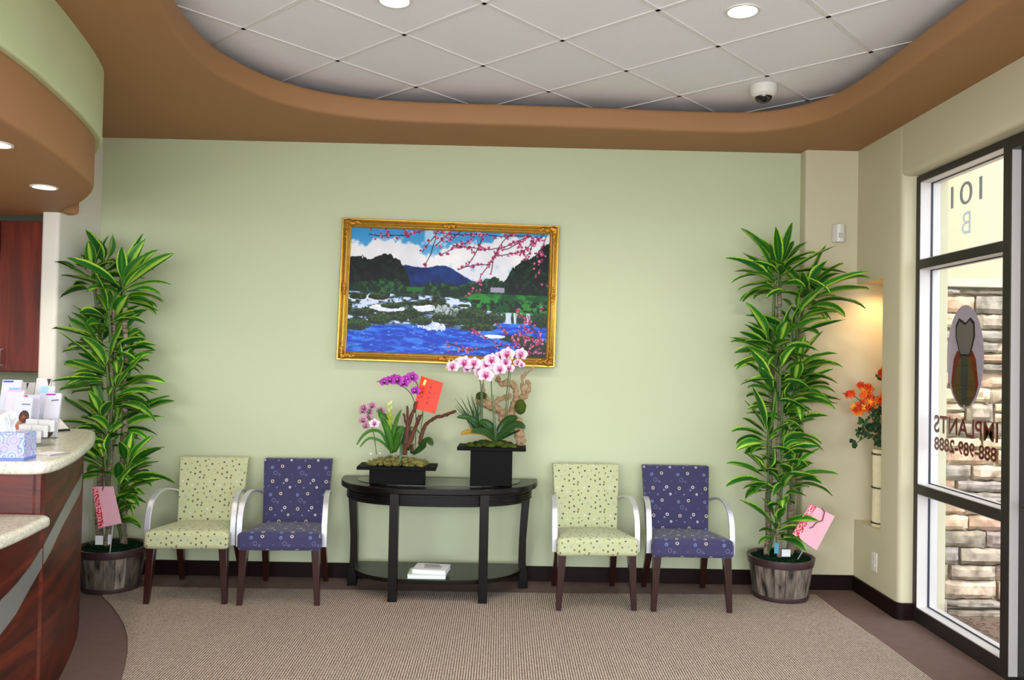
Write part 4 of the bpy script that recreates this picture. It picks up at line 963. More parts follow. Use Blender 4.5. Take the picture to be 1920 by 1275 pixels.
def HD(px, py, y, n, L, bias=None): p = P(px, py, y); return (p.x, p.y, p.z, n, L, bias)
lh = [HD(172, 522, 4.86, 16, .27), HD(196, 510, 4.92, 12, .24), HD(228, 545, 4.78, 22, .30, -.1), HD(203, 596, 4.72, 12, .22, 2.8), HD(192, 640, 4.80, 15, .27, 3.0), HD(210, 612, 4.86, 10, .26, 0), HD(212, 665, 4.83, 15, .24, -.3), HD(200, 700, 4.72, 14, .25, 3.2),
      HD(218, 712, 4.86, 14, .28, 0.1), HD(212, 742, 4.76, 13, .25, -.2), HD(188, 790, 4.76, 16, .25, 3.1), HD(222, 800, 4.85, 13, .26, .0), HD(205, 820, 4.76, 10, .18), HD(195, 872, 4.74, 10, .2, 3.3), HD(236, 882, 4.80, 17, .25, .1), HD(222, 925, 4.76, 13, .19, -.5), HD(215, 962, 4.78, 10, .2, -.3)]
def cxp(px, y): return P(px, 900, y).x
dracaena(-2.275, LYc, 'tall dracaena in a barrel pot between the reception desk and the green armchair', lh,
         [(cxp(190, 4.84), cxp(176, 4.86), 4.84, 4.86, 1.86, .021), (cxp(205, 4.80), cxp(203, 4.8), 4.80, 4.80, 1.65, .016), (cxp(233, 4.85), cxp(226, 4.8), 4.86, 4.80, 1.70, .021)], 31)
rh = [HD(1462, 512, 4.86, 24, .30), HD(1455, 530, 4.82, 16, .28, 3.1), HD(1512, 560, 4.84, 24, .30, 0), HD(1492, 600, 4.76, 10, .22, 0), HD(1484, 630, 4.84, 12, .24), HD(1444, 655, 4.82, 19, .27, 3.1), HD(1461, 655, 4.74, 10, .2), HD(1495, 690, 4.86, 12, .22, .0), HD(1463, 700, 4.78, 12, .2),
      HD(1452, 742, 4.82, 15, .25, 3.1), HD(1488, 735, 4.86, 17, .25, .1), HD(1468, 770, 4.78, 12, .2, -.4), HD(1478, 800, 4.82, 12, .22, .1), HD(1440, 822, 4.78, 15, .24, 3.1), HD(1462, 850, 4.80, 12, .18, -.3), HD(1440, 900, 4.80, 11, .22, 3.1), HD(1484, 895, 4.82, 17, .26, .15), HD(1466, 925, 4.78, 10, .15), HD(1456, 990, 4.78, 14, .2)]
dracaena(1.694, RYc, 'tall dracaena in a barrel pot in the right corner beside the indigo armchair', rh,
         [(cxp(1440, 4.88), cxp(1446, 4.86), 4.88, 4.86, 1.55, .019), (cxp(1462, 4.82), cxp(1458, 4.82), 4.82, 4.82, 1.85, .018), (cxp(1482, 4.90), cxp(1494, 4.88), 4.90, 4.88, 1.55, .023)], 57)
# clear wrap and white tags round the canes of the left plant; tags at the right plant
par = bpy.data.objects['potted_dracaena']
b = MB(); b.lathe([(.095, .245), (.098, .32), (.10, .40), (.103, .43)], (-2.285, 4.80, 0), 26, cap=False); b.build('clear_wrap', M_acryl, par)
for x, z, w, h, c in ((-2.285, .31, .022, .026, (232, 232, 236)), (-2.225, .315, .010, .028, (225, 228, 232))):
    b = MB(); b.box(x - w, x + w, 4.694, 4.697, z - h, z + h); b.build('plant_label', mat('label_' + str(x), c, .5), par, smooth=0)
par = bpy.data.objects['potted_dracaena.001']
for x0p, x1p, y0p, y1p, yy, c in ((1452, 1460, 1018, 1038, 4.74, (70, 150, 170)), (1466, 1482, 1030, 1044, 4.77, (228, 228, 232))):
    a = P(x0p, y0p, yy); q = P(x1p, y1p, yy); b = MB(); b.box(a.x, q.x, yy, yy + .003, q.z, a.z); b.build('plant_label', mat('label_c' + str(x0p), c, .5), par, smooth=0)

# pink gift envelopes on picks
def pinkcard(label, corners, y, pick, dy=(0, 0, 0, 0), ribbon=None):
    q = [P(px, py, y + d) for (px, py), d in zip(corners, dy)]          # TL, TR, BR, BL ; left strip is patterned
    nn_ = (q[1] - q[0]).cross(q[3] - q[0]).normalized()
    if nn_.y > 0: nn_ = -nn_
    c0 = sum(q, Vector()) / 4
    t = thing('gift_card', label, 'card', (c0.x, c0.y, c0.z), 'pink cards by the potted plants')
    b = MB(); quadbox(b, *q, nn_, -.0015, .0015); b.build('pink_card', mat('pale_pink_card', (232, 176, 190), .5, vary=.08, vscale=20), t, smooth=0)
    def at_(u, v): return q[0].lerp(q[1], u).lerp(q[3].lerp(q[2], u), v)
    m, nt, bs = newmat('red_floral_strip'); tc = N(nt, 'ShaderNodeTexCoord'); no = N(nt, 'ShaderNodeTexNoise'); no.inputs['Scale'].default_value = 90; nt.links.new(tc.outputs['Object'], no.inputs['Vector'])
    nt.links.new(ramp(nt, no.outputs['Fac'], [(.42, (206, 34, 56)), (.50, (214, 44, 66)), (.53, (244, 226, 232)), (.66, (206, 92, 132))]), bs.inputs['Base Color'])
    b = MB(); quadbox(b, at_(0, 0), at_(.26, 0), at_(.26, 1), at_(0, 1), nn_, .0015, .0024); b.build('floral_strip', m, t, smooth=0)
    b = MB(); b.tube([P(*p_[:2], p_[2]) for p_ in pick], .0028, 6); b.build('pick', mat('clear_pick', (205, 210, 205), .3), t)
    if ribbon:
        b = MB(); b.tube([P(*p_[:2], p_[2]) for p_ in ribbon], .003, 6); b.build('ribbon', mat('plum_ribbon', (120, 40, 70), .4), t)
pinkcard('pink card with red floral strip hanging on the left potted dracaena', [(173, 912), (212, 912), (228, 981), (185, 990)], 4.66, [(206, 1037, 4.70), (209, 1010, 4.69), (212, 985, 4.665)], ribbon=[(194, 886, 4.70), (195, 900, 4.68), (194, 913, 4.655), (192, 920, 4.655)])
pinkcard('pink card with red floral strip tilted on a pick in the right barrel pot', [(1519, 944), (1565, 968), (1531, 1032), (1486, 1001)], 4.70, [(1494, 1052, 4.79), (1502, 1038, 4.76), (1511, 1023, 4.706)], ribbon=[(1541, 953, 4.695), (1546, 960, 4.692), (1542, 976, 4.695), (1530, 980, 4.695), (1524, 988, 4.695), (1518, 990, 4.695)])

# ------------------------------------------------------------------ planters on the console
def planter(label, c, rimw, rimd, bw, bd, zr, rz):
    t = thing('orchid_planter', label, 'flower arrangement', (c[0], c[1], TZ), None)
    M = Matrix.Translation((c[0], c[1], 0)) @ Matrix.Rotation(rz, 4, 'Z')
    z0 = TZ + .0035
    b = MB(); b.box(-bw / 2, bw / 2, -bd / 2, bd / 2, z0, zr - .019, M=M); b.build('planter_box', M_blackbox, t, bevel=.002)
    b = MB(); b.box(-rimw / 2, rimw / 2, -rimd / 2, rimd / 2, zr - .019, zr, M=M); b.build('planter_rim', M_blackbox, t, bevel=.002)
    return t, M
def mossbed(t, M, w, d, z, n, m=M_moss, seed=1, hm=.012):
    random.seed(seed); b = MB()
    for k in range(n):
        x, y = random.uniform(-w, w), random.uniform(-d, d); b.ball(M @ Vector((x, y, z + .002 + hm * (1 - (x / w) ** 2 * .7) * random.random())), random.uniform(.012, .026), 8, sq=(1.2, 1.1, .6), bump=.3)
    b.build('moss', m, t, smooth=80)
def blossomM(c, n, r, petal, edge, core, rot=0):
    """orchid flower facing n: three sepals, two broad petals, lip"""
    b = MB(); n = Vector(n).normalized(); up = Vector((0, 0, 1)); x = up.cross(n).normalized(); z = n.cross(x)
    R2 = Matrix.Rotation(rot, 3, n); x = R2 @ x; z = R2 @ z; c = Vector(c)
    def pet(a, L, W, lift, fwd):
        dx = x * math.cos(a) + z * math.sin(a); sd = n.cross(dx); vs = []; cols = []; nu = 6
        for i in range(nu + 1):
            u = i / nu; w = W * math.sin(PI * min(1, (u * .88 + .10))) ** .62
            for q in (-1, -.5, 0, .5, 1):
                vs.append(c + dx * (L * u) + sd * (q * w) + n * (fwd + lift * math.sin(u * PI) * 1 - .25 * W * q * q + .0 * u))
                k = max(0, 1 - u * 1.9) if abs(q) < .6 else max(0, .5 - u * 1.9)
                cols.append(tuple(lin(tuple((petal[j] * (1 - k) + core[j] * k) * (1 - abs(q) * .0) + (edge[j] - petal[j]) * (u ** 3) * .8 for j in range(3)))) + (1,))
        fs = [(i * 5 + k, i * 5 + k + 1, (i + 1) * 5 + k + 1, (i + 1) * 5 + k) for i in range(nu) for k in range(4)]; b.add(vs, fs, col=cols)
    for a in (90, 218, 322): pet(R_(a), r * .95, r * .36, .002, -.001)
    for a in (12, 168): pet(R_(a), r * 1.02, r * .58, .004, .003)
    b.ball(c + n * .006 - z * r * .12, r * .2, 8, col=lin4(core), sq=(1, 1, 1.3)); b.ball(c + n * .010 + z * r * .05, r * .11, 6, col=lin4((236, 220, 226)))
    b.ball(c + n * .010 - z * r * .34, r * .12, 6, col=lin4(tuple(int(a * .8) for a in core)), sq=(.8, 1, 1.6))
    return b
t2, M2 = planter('tall square black planter of pink and white orchids with driftwood on the console table', (-.050, 4.82), .40, .215, .243, .20, .877, R_(-1))
RZ = .877
mossbed(t2, M2, .125, .07, RZ, 70, seed=4, hm=.018)
# orchid leaves
def bigleaf(t, pts, W, m, name='leaf', flatn=None):
    pts = cr([Vector(p) for p in pts], 4); n = len(pts); b = MB(); vs = []; uv = []
    for i, p in enumerate(pts):
        u = i / (n - 1); tg = (pts[min(i + 1, n - 1)] - pts[max(i - 1, 0)]).normalized(); sd = tg.cross(Vector((0, -.75, .65))).normalized(); up = sd.cross(tg)
        if up.z < 0: up = -up
        w = W * math.sin(PI * min(1, u * .93 + .05)) ** .6
        for q in (-1, -.5, 0, .5, 1): vs.append(p + sd * (q * w) + up * (abs(q) * W * .25)); uv.append(((q + 1) / 2, u))
    fs = [(i * 5 + k, i * 5 + k + 1, (i + 1) * 5 + k + 1, (i + 1) * 5 + k) for i in range(n - 1) for k in range(4)]
    b.add(vs, fs, uv=uv); o = b.build(name, m, t, smooth=80); md = o.modifiers.new('t', 'SOLIDIFY'); md.thickness = .0018; return o
def PP(*a): return [P(*q) for q in a]
yl = mat('yellowing_leaf', (150, 118, 36), .5, vary=.3, vscale=14)
for pts, W, m in (([(929, 828, 4.80), (905, 812, 4.74), (880, 810, 4.70), (864, 815, 4.68)], .022, yl), ([(929, 828, 4.80), (915, 812, 4.75), (900, 808, 4.72), (884, 809, 4.69)], .024, M_dleaf), ([(929, 826, 4.82), (920, 805, 4.80), (908, 795, 4.78), (902, 797, 4.76)], .036, M_dleaf),
                  ([(930, 824, 4.83), (945, 800, 4.82), (958, 788, 4.80), (971, 786, 4.78)], .036, M_dleaf), ([(930, 827, 4.80), (950, 808, 4.76), (970, 797, 4.73), (984, 804, 4.70)], .030, M_dleaf), ([(925, 826, 4.82), (900, 800, 4.80), (878, 784, 4.77), (857, 783, 4.75)], .022, M_dleaf), ([(930, 828, 4.80), (955, 815, 4.82), (976, 807, 4.80)], .010, M_dleaf)):
    bigleaf(t2, PP(*pts), W, m, 'orchid_leaf')
# grass tuft
random.seed(9); b = MB()
for k in range(34):
    tx, ty = random.uniform(852, 908), random.uniform(738, 775); bx_, by_ = random.uniform(888, 903), 806
    if tx < 875: ty += 6
    b.tube(PP((bx_, by_ + 8, 4.84), ((bx_ * .5 + tx * .5) + 2, (by_ + ty) / 2, 4.83), (tx, ty, 4.82 + random.uniform(-.05, .05))), [.0022, .0026, .0006], 4)
b.build('grass_tuft', mat('grass_blade', (54, 84, 46), .5), t2, smooth=60)
# flower stems
stems = [[(904, 812, 4.84), (903, 770, 4.83), (901, 720, 4.82), (896, 703, 4.80), (886, 690, 4.79)], [(930, 830, 4.80), (925, 780, 4.79), (922, 740, 4.78), (921, 706, 4.77)], [(948, 790, 4.84), (950, 740, 4.82), (954, 700, 4.80), (957, 682, 4.78)]]
for s in stems:
    b = MB(); b.tube(cr(PP(*s), 4), .0036, 7); b.build('flower_stem', M_stem, t2)
    b = MB(); b.tube(PP((s[0][0] + 2, s[0][1], s[0][2] + .01), (s[2][0] + 3, s[2][1], s[2][2] + .01)), .003, 6); b.build('support_stake', mat('stake', (96, 112, 84), .5), t2)
# pale pink flowers
PK, PE, PC = (238, 206, 228), (246, 228, 240), (176, 56, 116)
def flowers(t, lst, pal, name='orchid_flower', seed=3):
    random.seed(seed)
    for f in lst:
        px, py, y, r = f[:4]; q = f[4] if len(f) > 4 else 1
        c = P(px, py, y); n = Vector((random.uniform(-.45, .25), -1, random.uniform(-.1, .35)))
        if q == 0: n = Vector((-.9, -.4, .1))
        blossomM(c, n, r * F ** -1 * y, *pal, rot=random.uniform(-.2, .2)).build(name, M_petal, t, smooth=80)
flowers(t2, [(849, 687, 4.76, 13), (871, 680, 4.75, 15), (889, 681, 4.74, 14), (912, 683, 4.74, 15), (922, 675, 4.73, 15), (911, 703, 4.71, 16), (937, 692, 4.72, 14), (948, 679, 4.76, 12), (951, 664, 4.74, 15), (977, 664, 4.75, 13), (939, 668, 4.79, 12), (899, 696, 4.77, 12), (876, 692, 4.80, 9), (955, 690, 4.78, 10), (971, 680, 4.78, 9), (978, 684, 4.76, 7), (862, 676, 4.79, 9)], (PK, PE, PC))
b = MB()
for px, py, y in ((836, 691, 4.77), (933, 676, 4.75), (957, 669, 4.73), (842, 678, 4.78)): b.ball(P(px, py, y), .010, 8, sq=(.8, .8, 1.2))
b.build('orchid_buds', mat('bud', (196, 190, 110), .5), t2)
b = MB(); b.tube(cr(PP((836, 691, 4.78), (850, 684, 4.79), (872, 680, 4.78), (890, 690, 4.79), (897, 704, 4.80)), 4), .0022, 6); b.tube(cr(PP((978, 664, 4.77), (965, 662, 4.78), (957, 672, 4.79), (957, 686, 4.78)), 4), .0022, 6); b.build('flower_stem', M_stem, t2)
# driftwood
random.seed(14)
def drift(t, pts, rads, name, m=M_drift, seg=12):
    b = MB(); c = cr(PP(*pts), 6); n = len(c); rr = [np.interp(i / (n - 1), np.linspace(0, 1, len(rads)), rads) * random.uniform(.8, 1.25) for i in range(n)]
    c = [p + Vector((random.uniform(-1, 1), random.uniform(-1, 1), random.uniform(-1, 1))) * .004 for p in c]
    b.tube(c, rr, seg, wob=.22); o = b.build(name, m, t, smooth=60, sub=2)
    if m is M_drift:
        tx = bpy.data.textures.get('gnarl') or bpy.data.textures.new('gnarl', 'CLOUDS'); tx.noise_scale = .035; tx.noise_depth = 4
        dm = o.modifiers.new('d', 'DISPLACE'); dm.texture = tx; dm.strength = .030; dm.mid_level = .5
    return o
dw = drift(t2, [(975, 838, 4.88), (975, 828, 4.90), (972, 800, 4.91), (960, 782, 4.92), (945, 775, 4.92), (930, 765, 4.91), (915, 758, 4.90), (900, 756, 4.90), (892, 745, 4.90)], [.02, .03, .035, .026, .022, .030, .024, .010], 'driftwood')
drift(t2, [(958, 782, 4.92), (962, 765, 4.93), (972, 750, 4.93), (985, 742, 4.92), (992, 728, 4.91), (990, 716, 4.91), (984, 722, 4.91), (986, 740, 4.92)], [.022, .026, .018, .018, .012, .009, .008, .012], 'driftwood')
drift(t2, [(984, 742, 4.92), (980, 724, 4.91), (979, 712, 4.90), (983, 704, 4.90), (993, 696, 4.89), (1001, 687, 4.88)], [.018, .012, .010, .008, .007, .005], 'driftwood')
drift(t2, [(979, 712, 4.90), (978, 700, 4.90)], [.008, .003], 'driftwood')
drift(t2, [(965, 752, 4.92), (968, 735, 4.92), (962, 722, 4.92), (950, 717, 4.91), (941, 720, 4.90), (935, 712, 4.89), (934, 706, 4.89)], [.016, .015, .020, .018, .014, .016, .010], 'driftwood')
drift(t2, [(920, 762, 4.91), (935, 750, 4.92), (950, 745, 4.92), (960, 740, 4.92)], [.010, .016, .014, .012], 'driftwood')
drift(t2, [(915, 757, 4.91), (910, 742, 4.91), (906, 728, 4.90), (905, 712, 4.90)], [.010, .008, .010, .006], 'driftwood')
drift(t2, [(940, 790, 4.92), (942, 778, 4.92), (948, 768, 4.91)], [.016, .020, .010], 'driftwood')
random.seed(4)
for px, py, rx_, rz_ in ((902, 742, .032, .024), (976, 763, .034, .044)): b = MB(); b.ball(P(px, py, 4.885), rx_, 20, sq=(1, .6, rz_ / rx_), bump=.05); b.build('moss_ball', M_moss, t2, smooth=80)

t1, M1 = planter('low black planter with purple orchids, a yellow bromeliad and brown branches on the console', (-.600, 4.80), .455, .20, .315, .15, .757, R_(1))
mossbed(t1, M1, .155, .055, .757, 90, mat('olive_moss', (112, 106, 50), .95, vary=.7, vscale=70), seed=6, hm=.040)
random.seed(61); b = MB()
for k in range(420):
    x, y = random.uniform(-.16, .16), random.uniform(-.06, .05); z = .765 + .042 * (1 - (x / .155) ** 2 * .7) * random.random(); c = M1 @ Vector((x, y, z)); d = Vector((random.uniform(-1, 1), random.uniform(-1, .3), random.uniform(.1, 1))).normalized() * random.uniform(.012, .03); b.tube([c, c + d * .6, c + d + Vector((0, 0, -.006))], .0011, 4)
b.build('moss_strands', mat('pale_moss_strand', (138, 132, 74), .9, vary=.5, vscale=40), t1, smooth=0)
for pts, W in (([(734, 850, 4.80), (724, 800, 4.79), (716, 780, 4.78), (708, 768, 4.76)], .020), ([(736, 850, 4.80), (732, 805, 4.82), (722, 782, 4.83), (712, 772, 4.84)], .018), ([(736, 846, 4.79), (736, 815, 4.76), (744, 785, 4.74), (752, 768, 4.72)], .013),
               ([(738, 848, 4.78), (730, 815, 4.73), (722, 795, 4.70), (712, 782, 4.67)], .017), ([(732, 846, 4.80), (715, 812, 4.77), (695, 808, 4.75), (680, 818, 4.73), (669, 834, 4.72)], .011), ([(734, 848, 4.80), (715, 828, 4.76), (692, 822, 4.74), (675, 838, 4.72)], .009),
               ([(740, 848, 4.80), (748, 815, 4.82), (757, 800, 4.83)], .028), ([(738, 848, 4.79), (744, 822, 4.75), (750, 812, 4.73)], .020)):
    bigleaf(t1, PP(*pts), W, M_bleaf, 'bromeliad_leaf')
for pts, W in (([(775, 852, 4.80), (790, 840, 4.76), (802, 826, 4.73), (811, 836, 4.70)], .026), ([(765, 845, 4.82), (752, 815, 4.84), (742, 800, 4.85)], .030), ([(762, 845, 4.84), (764, 812, 4.86), (768, 798, 4.86)], .026), ([(745, 838, 4.76), (752, 832, 4.71), (752, 850, 4.685), (748, 872, 4.678)], .009), ([(775, 850, 4.82), (768, 838, 4.78), (758, 828, 4.75)], .018), ([(792, 818, 4.84), (780, 805, 4.82), (768, 800, 4.80)], .004)):
    bigleaf(t1, PP(*pts), W, M_dleaf, 'orchid_leaf')
random.seed(12); b = MB()
for k in range(26):
    a = k * 2.4; lv = k / 26; c = P(730 + 1.0 * lv, 800 - 42 * lv, 4.77); d = Vector((math.cos(a) * (.6 - .2 * lv), math.sin(a) * .6, .8)).normalized(); L_ = .045 * (1 - .3 * lv) + .01; sd = Vector((-math.sin(a), math.cos(a), 0)); cc_ = lin4((186, 206, 74)) if lv < .5 else lin4((236, 238, 176))
    b.add([c - sd * .004, c + sd * .004, c + d * L_ * .6 + sd * .007, c + d * L_ * .6 - sd * .007, c + d * L_], [(0, 1, 2, 3), (3, 2, 4)], col=[lin4((170, 196, 60))] * 2 + [cc_] * 3)
b.tube(PP((736, 845, 4.79), (733, 810, 4.78), (731, 770, 4.77)), [.008, .008, .005], 7, col=lin4((160, 190, 60))); b.build('bromeliad_flower', M_petal, t1, smooth=60)
for i, (pts, rd) in enumerate((([(757, 852, 4.76), (762, 825, 4.77), (765, 800, 4.78), (774, 775, 4.80), (780, 754, 4.81)], [.016, .015, .014, .012, .010]), ([(765, 808, 4.78), (764, 785, 4.77), (764, 760, 4.76)], [.010, .008, .007]), ([(764, 802, 4.78), (760, 788, 4.76), (757, 775, 4.75)], [.010, .007, .006]),
                  ([(762, 840, 4.76), (775, 812, 4.77), (783, 795, 4.78), (791, 776, 4.79)], [.014, .012, .009, .007]), ([(775, 812, 4.78), (780, 792, 4.76), (786, 778, 4.75)], [.008, .006, .004]), ([(787, 835, 4.84), (794, 805, 4.85), (803, 792, 4.86), (818, 783, 4.86), (835, 778, 4.85), (849, 773, 4.84), (855, 770, 4.83)], [.013, .013, .011, .010, .010, .009, .008]), ([(773, 848, 4.80), (774, 832, 4.80)], [.010, .007]))):
    drift(t1, pts, rd, 'branch', M_branch, 9)
for s in ([(706, 852, 4.77), (702, 820, 4.765), (698, 803, 4.76), (694, 790, 4.76), (690, 775, 4.76), (697, 765, 4.76)], [(778, 845, 4.86), (780, 800, 4.85), (779, 765, 4.83), (775, 748, 4.81), (766, 733, 4.79), (750, 722, 4.78), (725, 714, 4.77), (706, 716, 4.76)], [(787, 830, 4.87), (790, 800, 4.87), (792, 775, 4.87), (786, 745, 4.85), (783, 722, 4.82), (778, 714, 4.80)]):
    b = MB(); b.tube(cr(PP(*s), 4), .0028, 6); b.build('flower_stem', M_stem, t1)
PU, PUE, PUC = (168, 58, 170), (196, 92, 200), (104, 14, 96)
flowers(t1, [(721, 716, 4.77, 10), (732, 713, 4.76, 11), (746, 713, 4.75, 12), (757, 718, 4.755, 11), (763, 711, 4.76, 11), (773, 707, 4.76, 12), (779, 733, 4.76, 10), (740, 708, 4.80, 8)], (PU, PUE, PUC), seed=5)
flowers(t1, [(702, 794, 4.735, 10)], ((232, 208, 226), (244, 236, 244), (150, 60, 110)), seed=6)
flowers(t1, [(683, 765, 4.76, 9), (698, 761, 4.76, 9), (680, 771, 4.77, 8), (681, 788, 4.76, 9), (691, 783, 4.77, 9), (686, 799, 4.76, 8), (693, 772, 4.78, 8), (714, 770, 4.82, 9)], ((176, 128, 150), (196, 170, 176), (120, 40, 84)), seed=7)
b = MB(); b.ball(P(695, 851, 4.73), .006, 8); b.ball(P(712, 850, 4.73), .005, 8); b.build('pebble', M_paper, t1)

# red card with brush writing
q = PP((790, 705, 4.84), (831, 718, 4.82), (816, 776, 4.80), (776, 766, 4.82))
c0 = sum(q, Vector()) / 4
t = thing('greeting_card', 'orange-red card with dark brush writing stuck behind the purple orchids', 'card', (c0.x, c0.y, c0.z))
nn_ = (q[1] - q[0]).cross(q[3] - q[0]).normalized()
if nn_.y > 0: nn_ = -nn_
b = MB(); quadbox(b, *q, nn_, -.001, .001); b.build('card', mat('orange_red_paper', (240, 52, 14), .5), t, smooth=0)
ex = (q[1] - q[0]).normalized(); ez = (q[0] - q[3]).normalized()
def at_(u, v): return q[0].lerp(q[1], u).lerp(q[3].lerp(q[2], u), v)
def text_mesh(name, s, M, size, m, parent, extr=.0004, bold=0, fit=None):
    cu = bpy.data.curves.new('txt', 'FONT'); cu.body = s; cu.size = size * S; cu.extrude = extr; cu.align_x = 'CENTER'; cu.align_y = 'CENTER'; cu.offset = bold
    o = bpy.data.objects.new('txt', cu); COL.objects.link(o)
    dg = bpy.context.evaluated_depsgraph_get(); me = bpy.data.meshes.new_from_object(o.evaluated_get(dg)); bpy.data.objects.remove(o)
    L = Vector((0, 0, 0)); p_ = parent
    while p_ is not None: L += p_.location; p_ = p_.parent
    if fit:
        xs = [v.co.x for v in me.vertices]; ys = [v.co.y for v in me.vertices]; fx = fit[0] * S / (max(xs) - min(xs)); fy = fit[1] * S / (max(ys) - min(ys)); mx_, my_ = (max(xs) + min(xs)) / 2, (max(ys) + min(ys)) / 2
        for v in me.vertices: v.co.x = (v.co.x - mx_) * fx; v.co.y = (v.co.y - my_) * fy
    T_ = M.copy(); T_.translation = M.translation * S - L
    me.transform(T_); me.name = name; me.materials.clear(); me.materials.append(m)
    r = bpy.data.objects.new(name, me); COL.objects.link(r); r.parent = parent; return r
ink = mat('brush_ink', (78, 18, 60), .6); inkd = mat('black_ink', (60, 12, 20), .6)
def chM(u, v):
    p_ = at_(u, v) + nn_ * .0016
    m = Matrix((ex, ez, nn_)).transposed().to_4x4(); m.translation = p_; return m
for i, ch in enumerate('御橋誌喜'): text_mesh('writing', ch, chM(.52, .26 + .16 * i), .017, ink, t)
for i, ch in enumerate('黄錦漢'): text_mesh('writing', ch, chM(.22, .34 + .13 * i), .012, inkd, t)
for i, ch in enumerate('美紅賀'): text_mesh('writing', ch, chM(.12, .52 + .13 * i), .013, inkd, t)
for i, ch in enumerate('開業之喜'): text_mesh('writing', ch, chM(.86, .30 + .14 * i), .010, mat('lilac_ink', (190, 90, 140), .5), t)
b = MB(); quadbox(b, at_(.17, .08), at_(.27, .08), at_(.24, .24), at_(.15, .24), nn_, .001, .0016); b.build('gold_stamp', mat('gold_foil', (255, 214, 90), .25, metal=.8), t, smooth=0)
b = MB(); b.tube(PP((794, 772, 4.815), (790, 800, 4.83), (786, 835, 4.85)), .002, 6); b.build('pick', M_stem, t)

# ------------------------------------------------------------------ niche vase and flowers
vx, vy = 2.300, 4.86
t = thing('floor_vase', 'tall cream ribbed vase with dark ties standing in the wall niche', 'vase', (vx, vy, NZ0))
b = MB(); n = 26; vs = []
for z, r in ((NZ0 + .001, .062), (NZ0 + .24, .060), (NZ0 + .46, .062)):
    for k in range(n * 3): a = 2 * PI * k / (n * 3); rr = r * (1 if k % 3 else .95); vs.append((vx + rr * math.cos(a), vy + rr * math.sin(a), z))
m3 = n * 3; b.add(vs, [(j * m3 + k, j * m3 + (k + 1) % m3, (j + 1) * m3 + (k + 1) % m3, (j + 1) * m3 + k) for j in range(2) for k in range(m3)] + [tuple(range(m3))[::-1], tuple(range(2 * m3, 3 * m3))])
b.build('body', mat('cream_cane', (226, 216, 178), .6, vary=.1, vscale=30), t, smooth=20)
for z in (.02, .23, .43):
    b = MB(); pts = [(vx + .0635 * math.cos(2 * PI * k / 40), vy + .0635 * math.sin(2 * PI * k / 40), NZ0 + z + .004 * (k % 2)) for k in range(41)]; b.tube(pts, .0045, 6); b.build('tie', mat('dark_cord', (56, 46, 36), .8), t)
t = thing('silk_flowers', 'orange maple-like silk leaves and green trailing leaves in the niche vase', 'flower arrangement', (vx, vy, NZ0 + .46))
random.seed(41)
def smallleaf(mb, c, d, up, L, W, cols, star=False):
    d = Vector(d).normalized(); sd = d.cross(Vector(up)).normalized()
    if star:
        pts = [c]; k = 11
        vs = [c - d * L * .1]
        for i in range(k): a = -2.6 + 5.2 * i / (k - 1); r = L * (1 if i % 2 else .45) * (1.1 - abs(a) * .18); vs.append(c + d * (math.cos(a) * r) + sd * (math.sin(a) * r * .8) + Vector(up) * .004 * (i % 2))
        mb.add(vs, [(0, i, i + 1) for i in range(1, k)], col=cols)
    else:
        up_ = Vector(up) * W * .2
        mb.add([c, c + d * L * .3 + sd * W * .8 + up_, c + d * L * .7 + sd * W * .7 + up_, c + d * L, c + d * L * .7 - sd * W * .7 + up_, c + d * L * .3 - sd * W * .8 + up_, c + d * L * .5], [(0, 1, 6), (1, 2, 6), (2, 3, 6), (3, 4, 6), (4, 5, 6), (5, 0, 6)], col=cols)
b = MB()
def rv(): return Vector((random.uniform(-1, 1), random.uniform(-1, 1), random.uniform(-1, 1))).normalized()
for (px, py, sx_, sy_, n_, y) in ((1625, 736, 11, 14, 50, 4.86), (1612, 765, 14, 9, 44, 4.82), (1596, 737, 9, 5, 14, 4.80), (1632, 755, 7, 10, 26, 4.86), (1650, 750, 9, 6, 20, 4.86), (1655, 700, 5, 8, 10, 4.90), (1615, 724, 8, 5, 14, 4.84)):
    for k in range(n_):
        c = P(random.gauss(px, sx_ * .55), random.gauss(py, sy_ * .55), y + random.uniform(-.04, .04)); c.x = max(c.x, 2.05); cc_ = random.choice([(232, 84, 22), (214, 56, 18), (244, 120, 26), (236, 96, 24), (250, 168, 40), (170, 36, 18)])
        u_ = Vector((random.uniform(-.5, .5), -1, random.uniform(-.5, .5))).normalized(); smallleaf(b, c, u_.cross(rv()), u_, random.uniform(.018, .034), 0, lin4(cc_), True)
b.build('orange_leaves', M_petal, t, smooth=0)
b = MB()
for (px, py, sx_, sy_, n_, y) in ((1645, 775, 10, 10, 40, 4.86), (1638, 806, 12, 12, 44, 4.86), (1615, 812, 10, 6, 14, 4.82), (1600, 832, 8, 8, 9, 4.80), (1648, 830, 10, 5, 14, 4.82), (1648, 704, 4, 4, 4, 4.88), (1618, 795, 6, 6, 8, 4.84)):
    for k in range(n_):
        c = P(random.gauss(px, sx_ * .55), random.gauss(py, sy_ * .55), y + random.uniform(-.04, .04)); c.x = max(c.x, 2.05); g_ = random.uniform(.7, 1.3)
        u_ = Vector((random.uniform(-.6, .6), -1, random.uniform(-.4, .6))).normalized(); smallleaf(b, c, u_.cross(rv()), u_, random.uniform(.024, .038), random.uniform(.010, .015), lin4((int(44 * g_), int(74 * g_), int(40 * g_))))
b.build('green_leaves', M_petal, t, smooth=0)
b = MB()
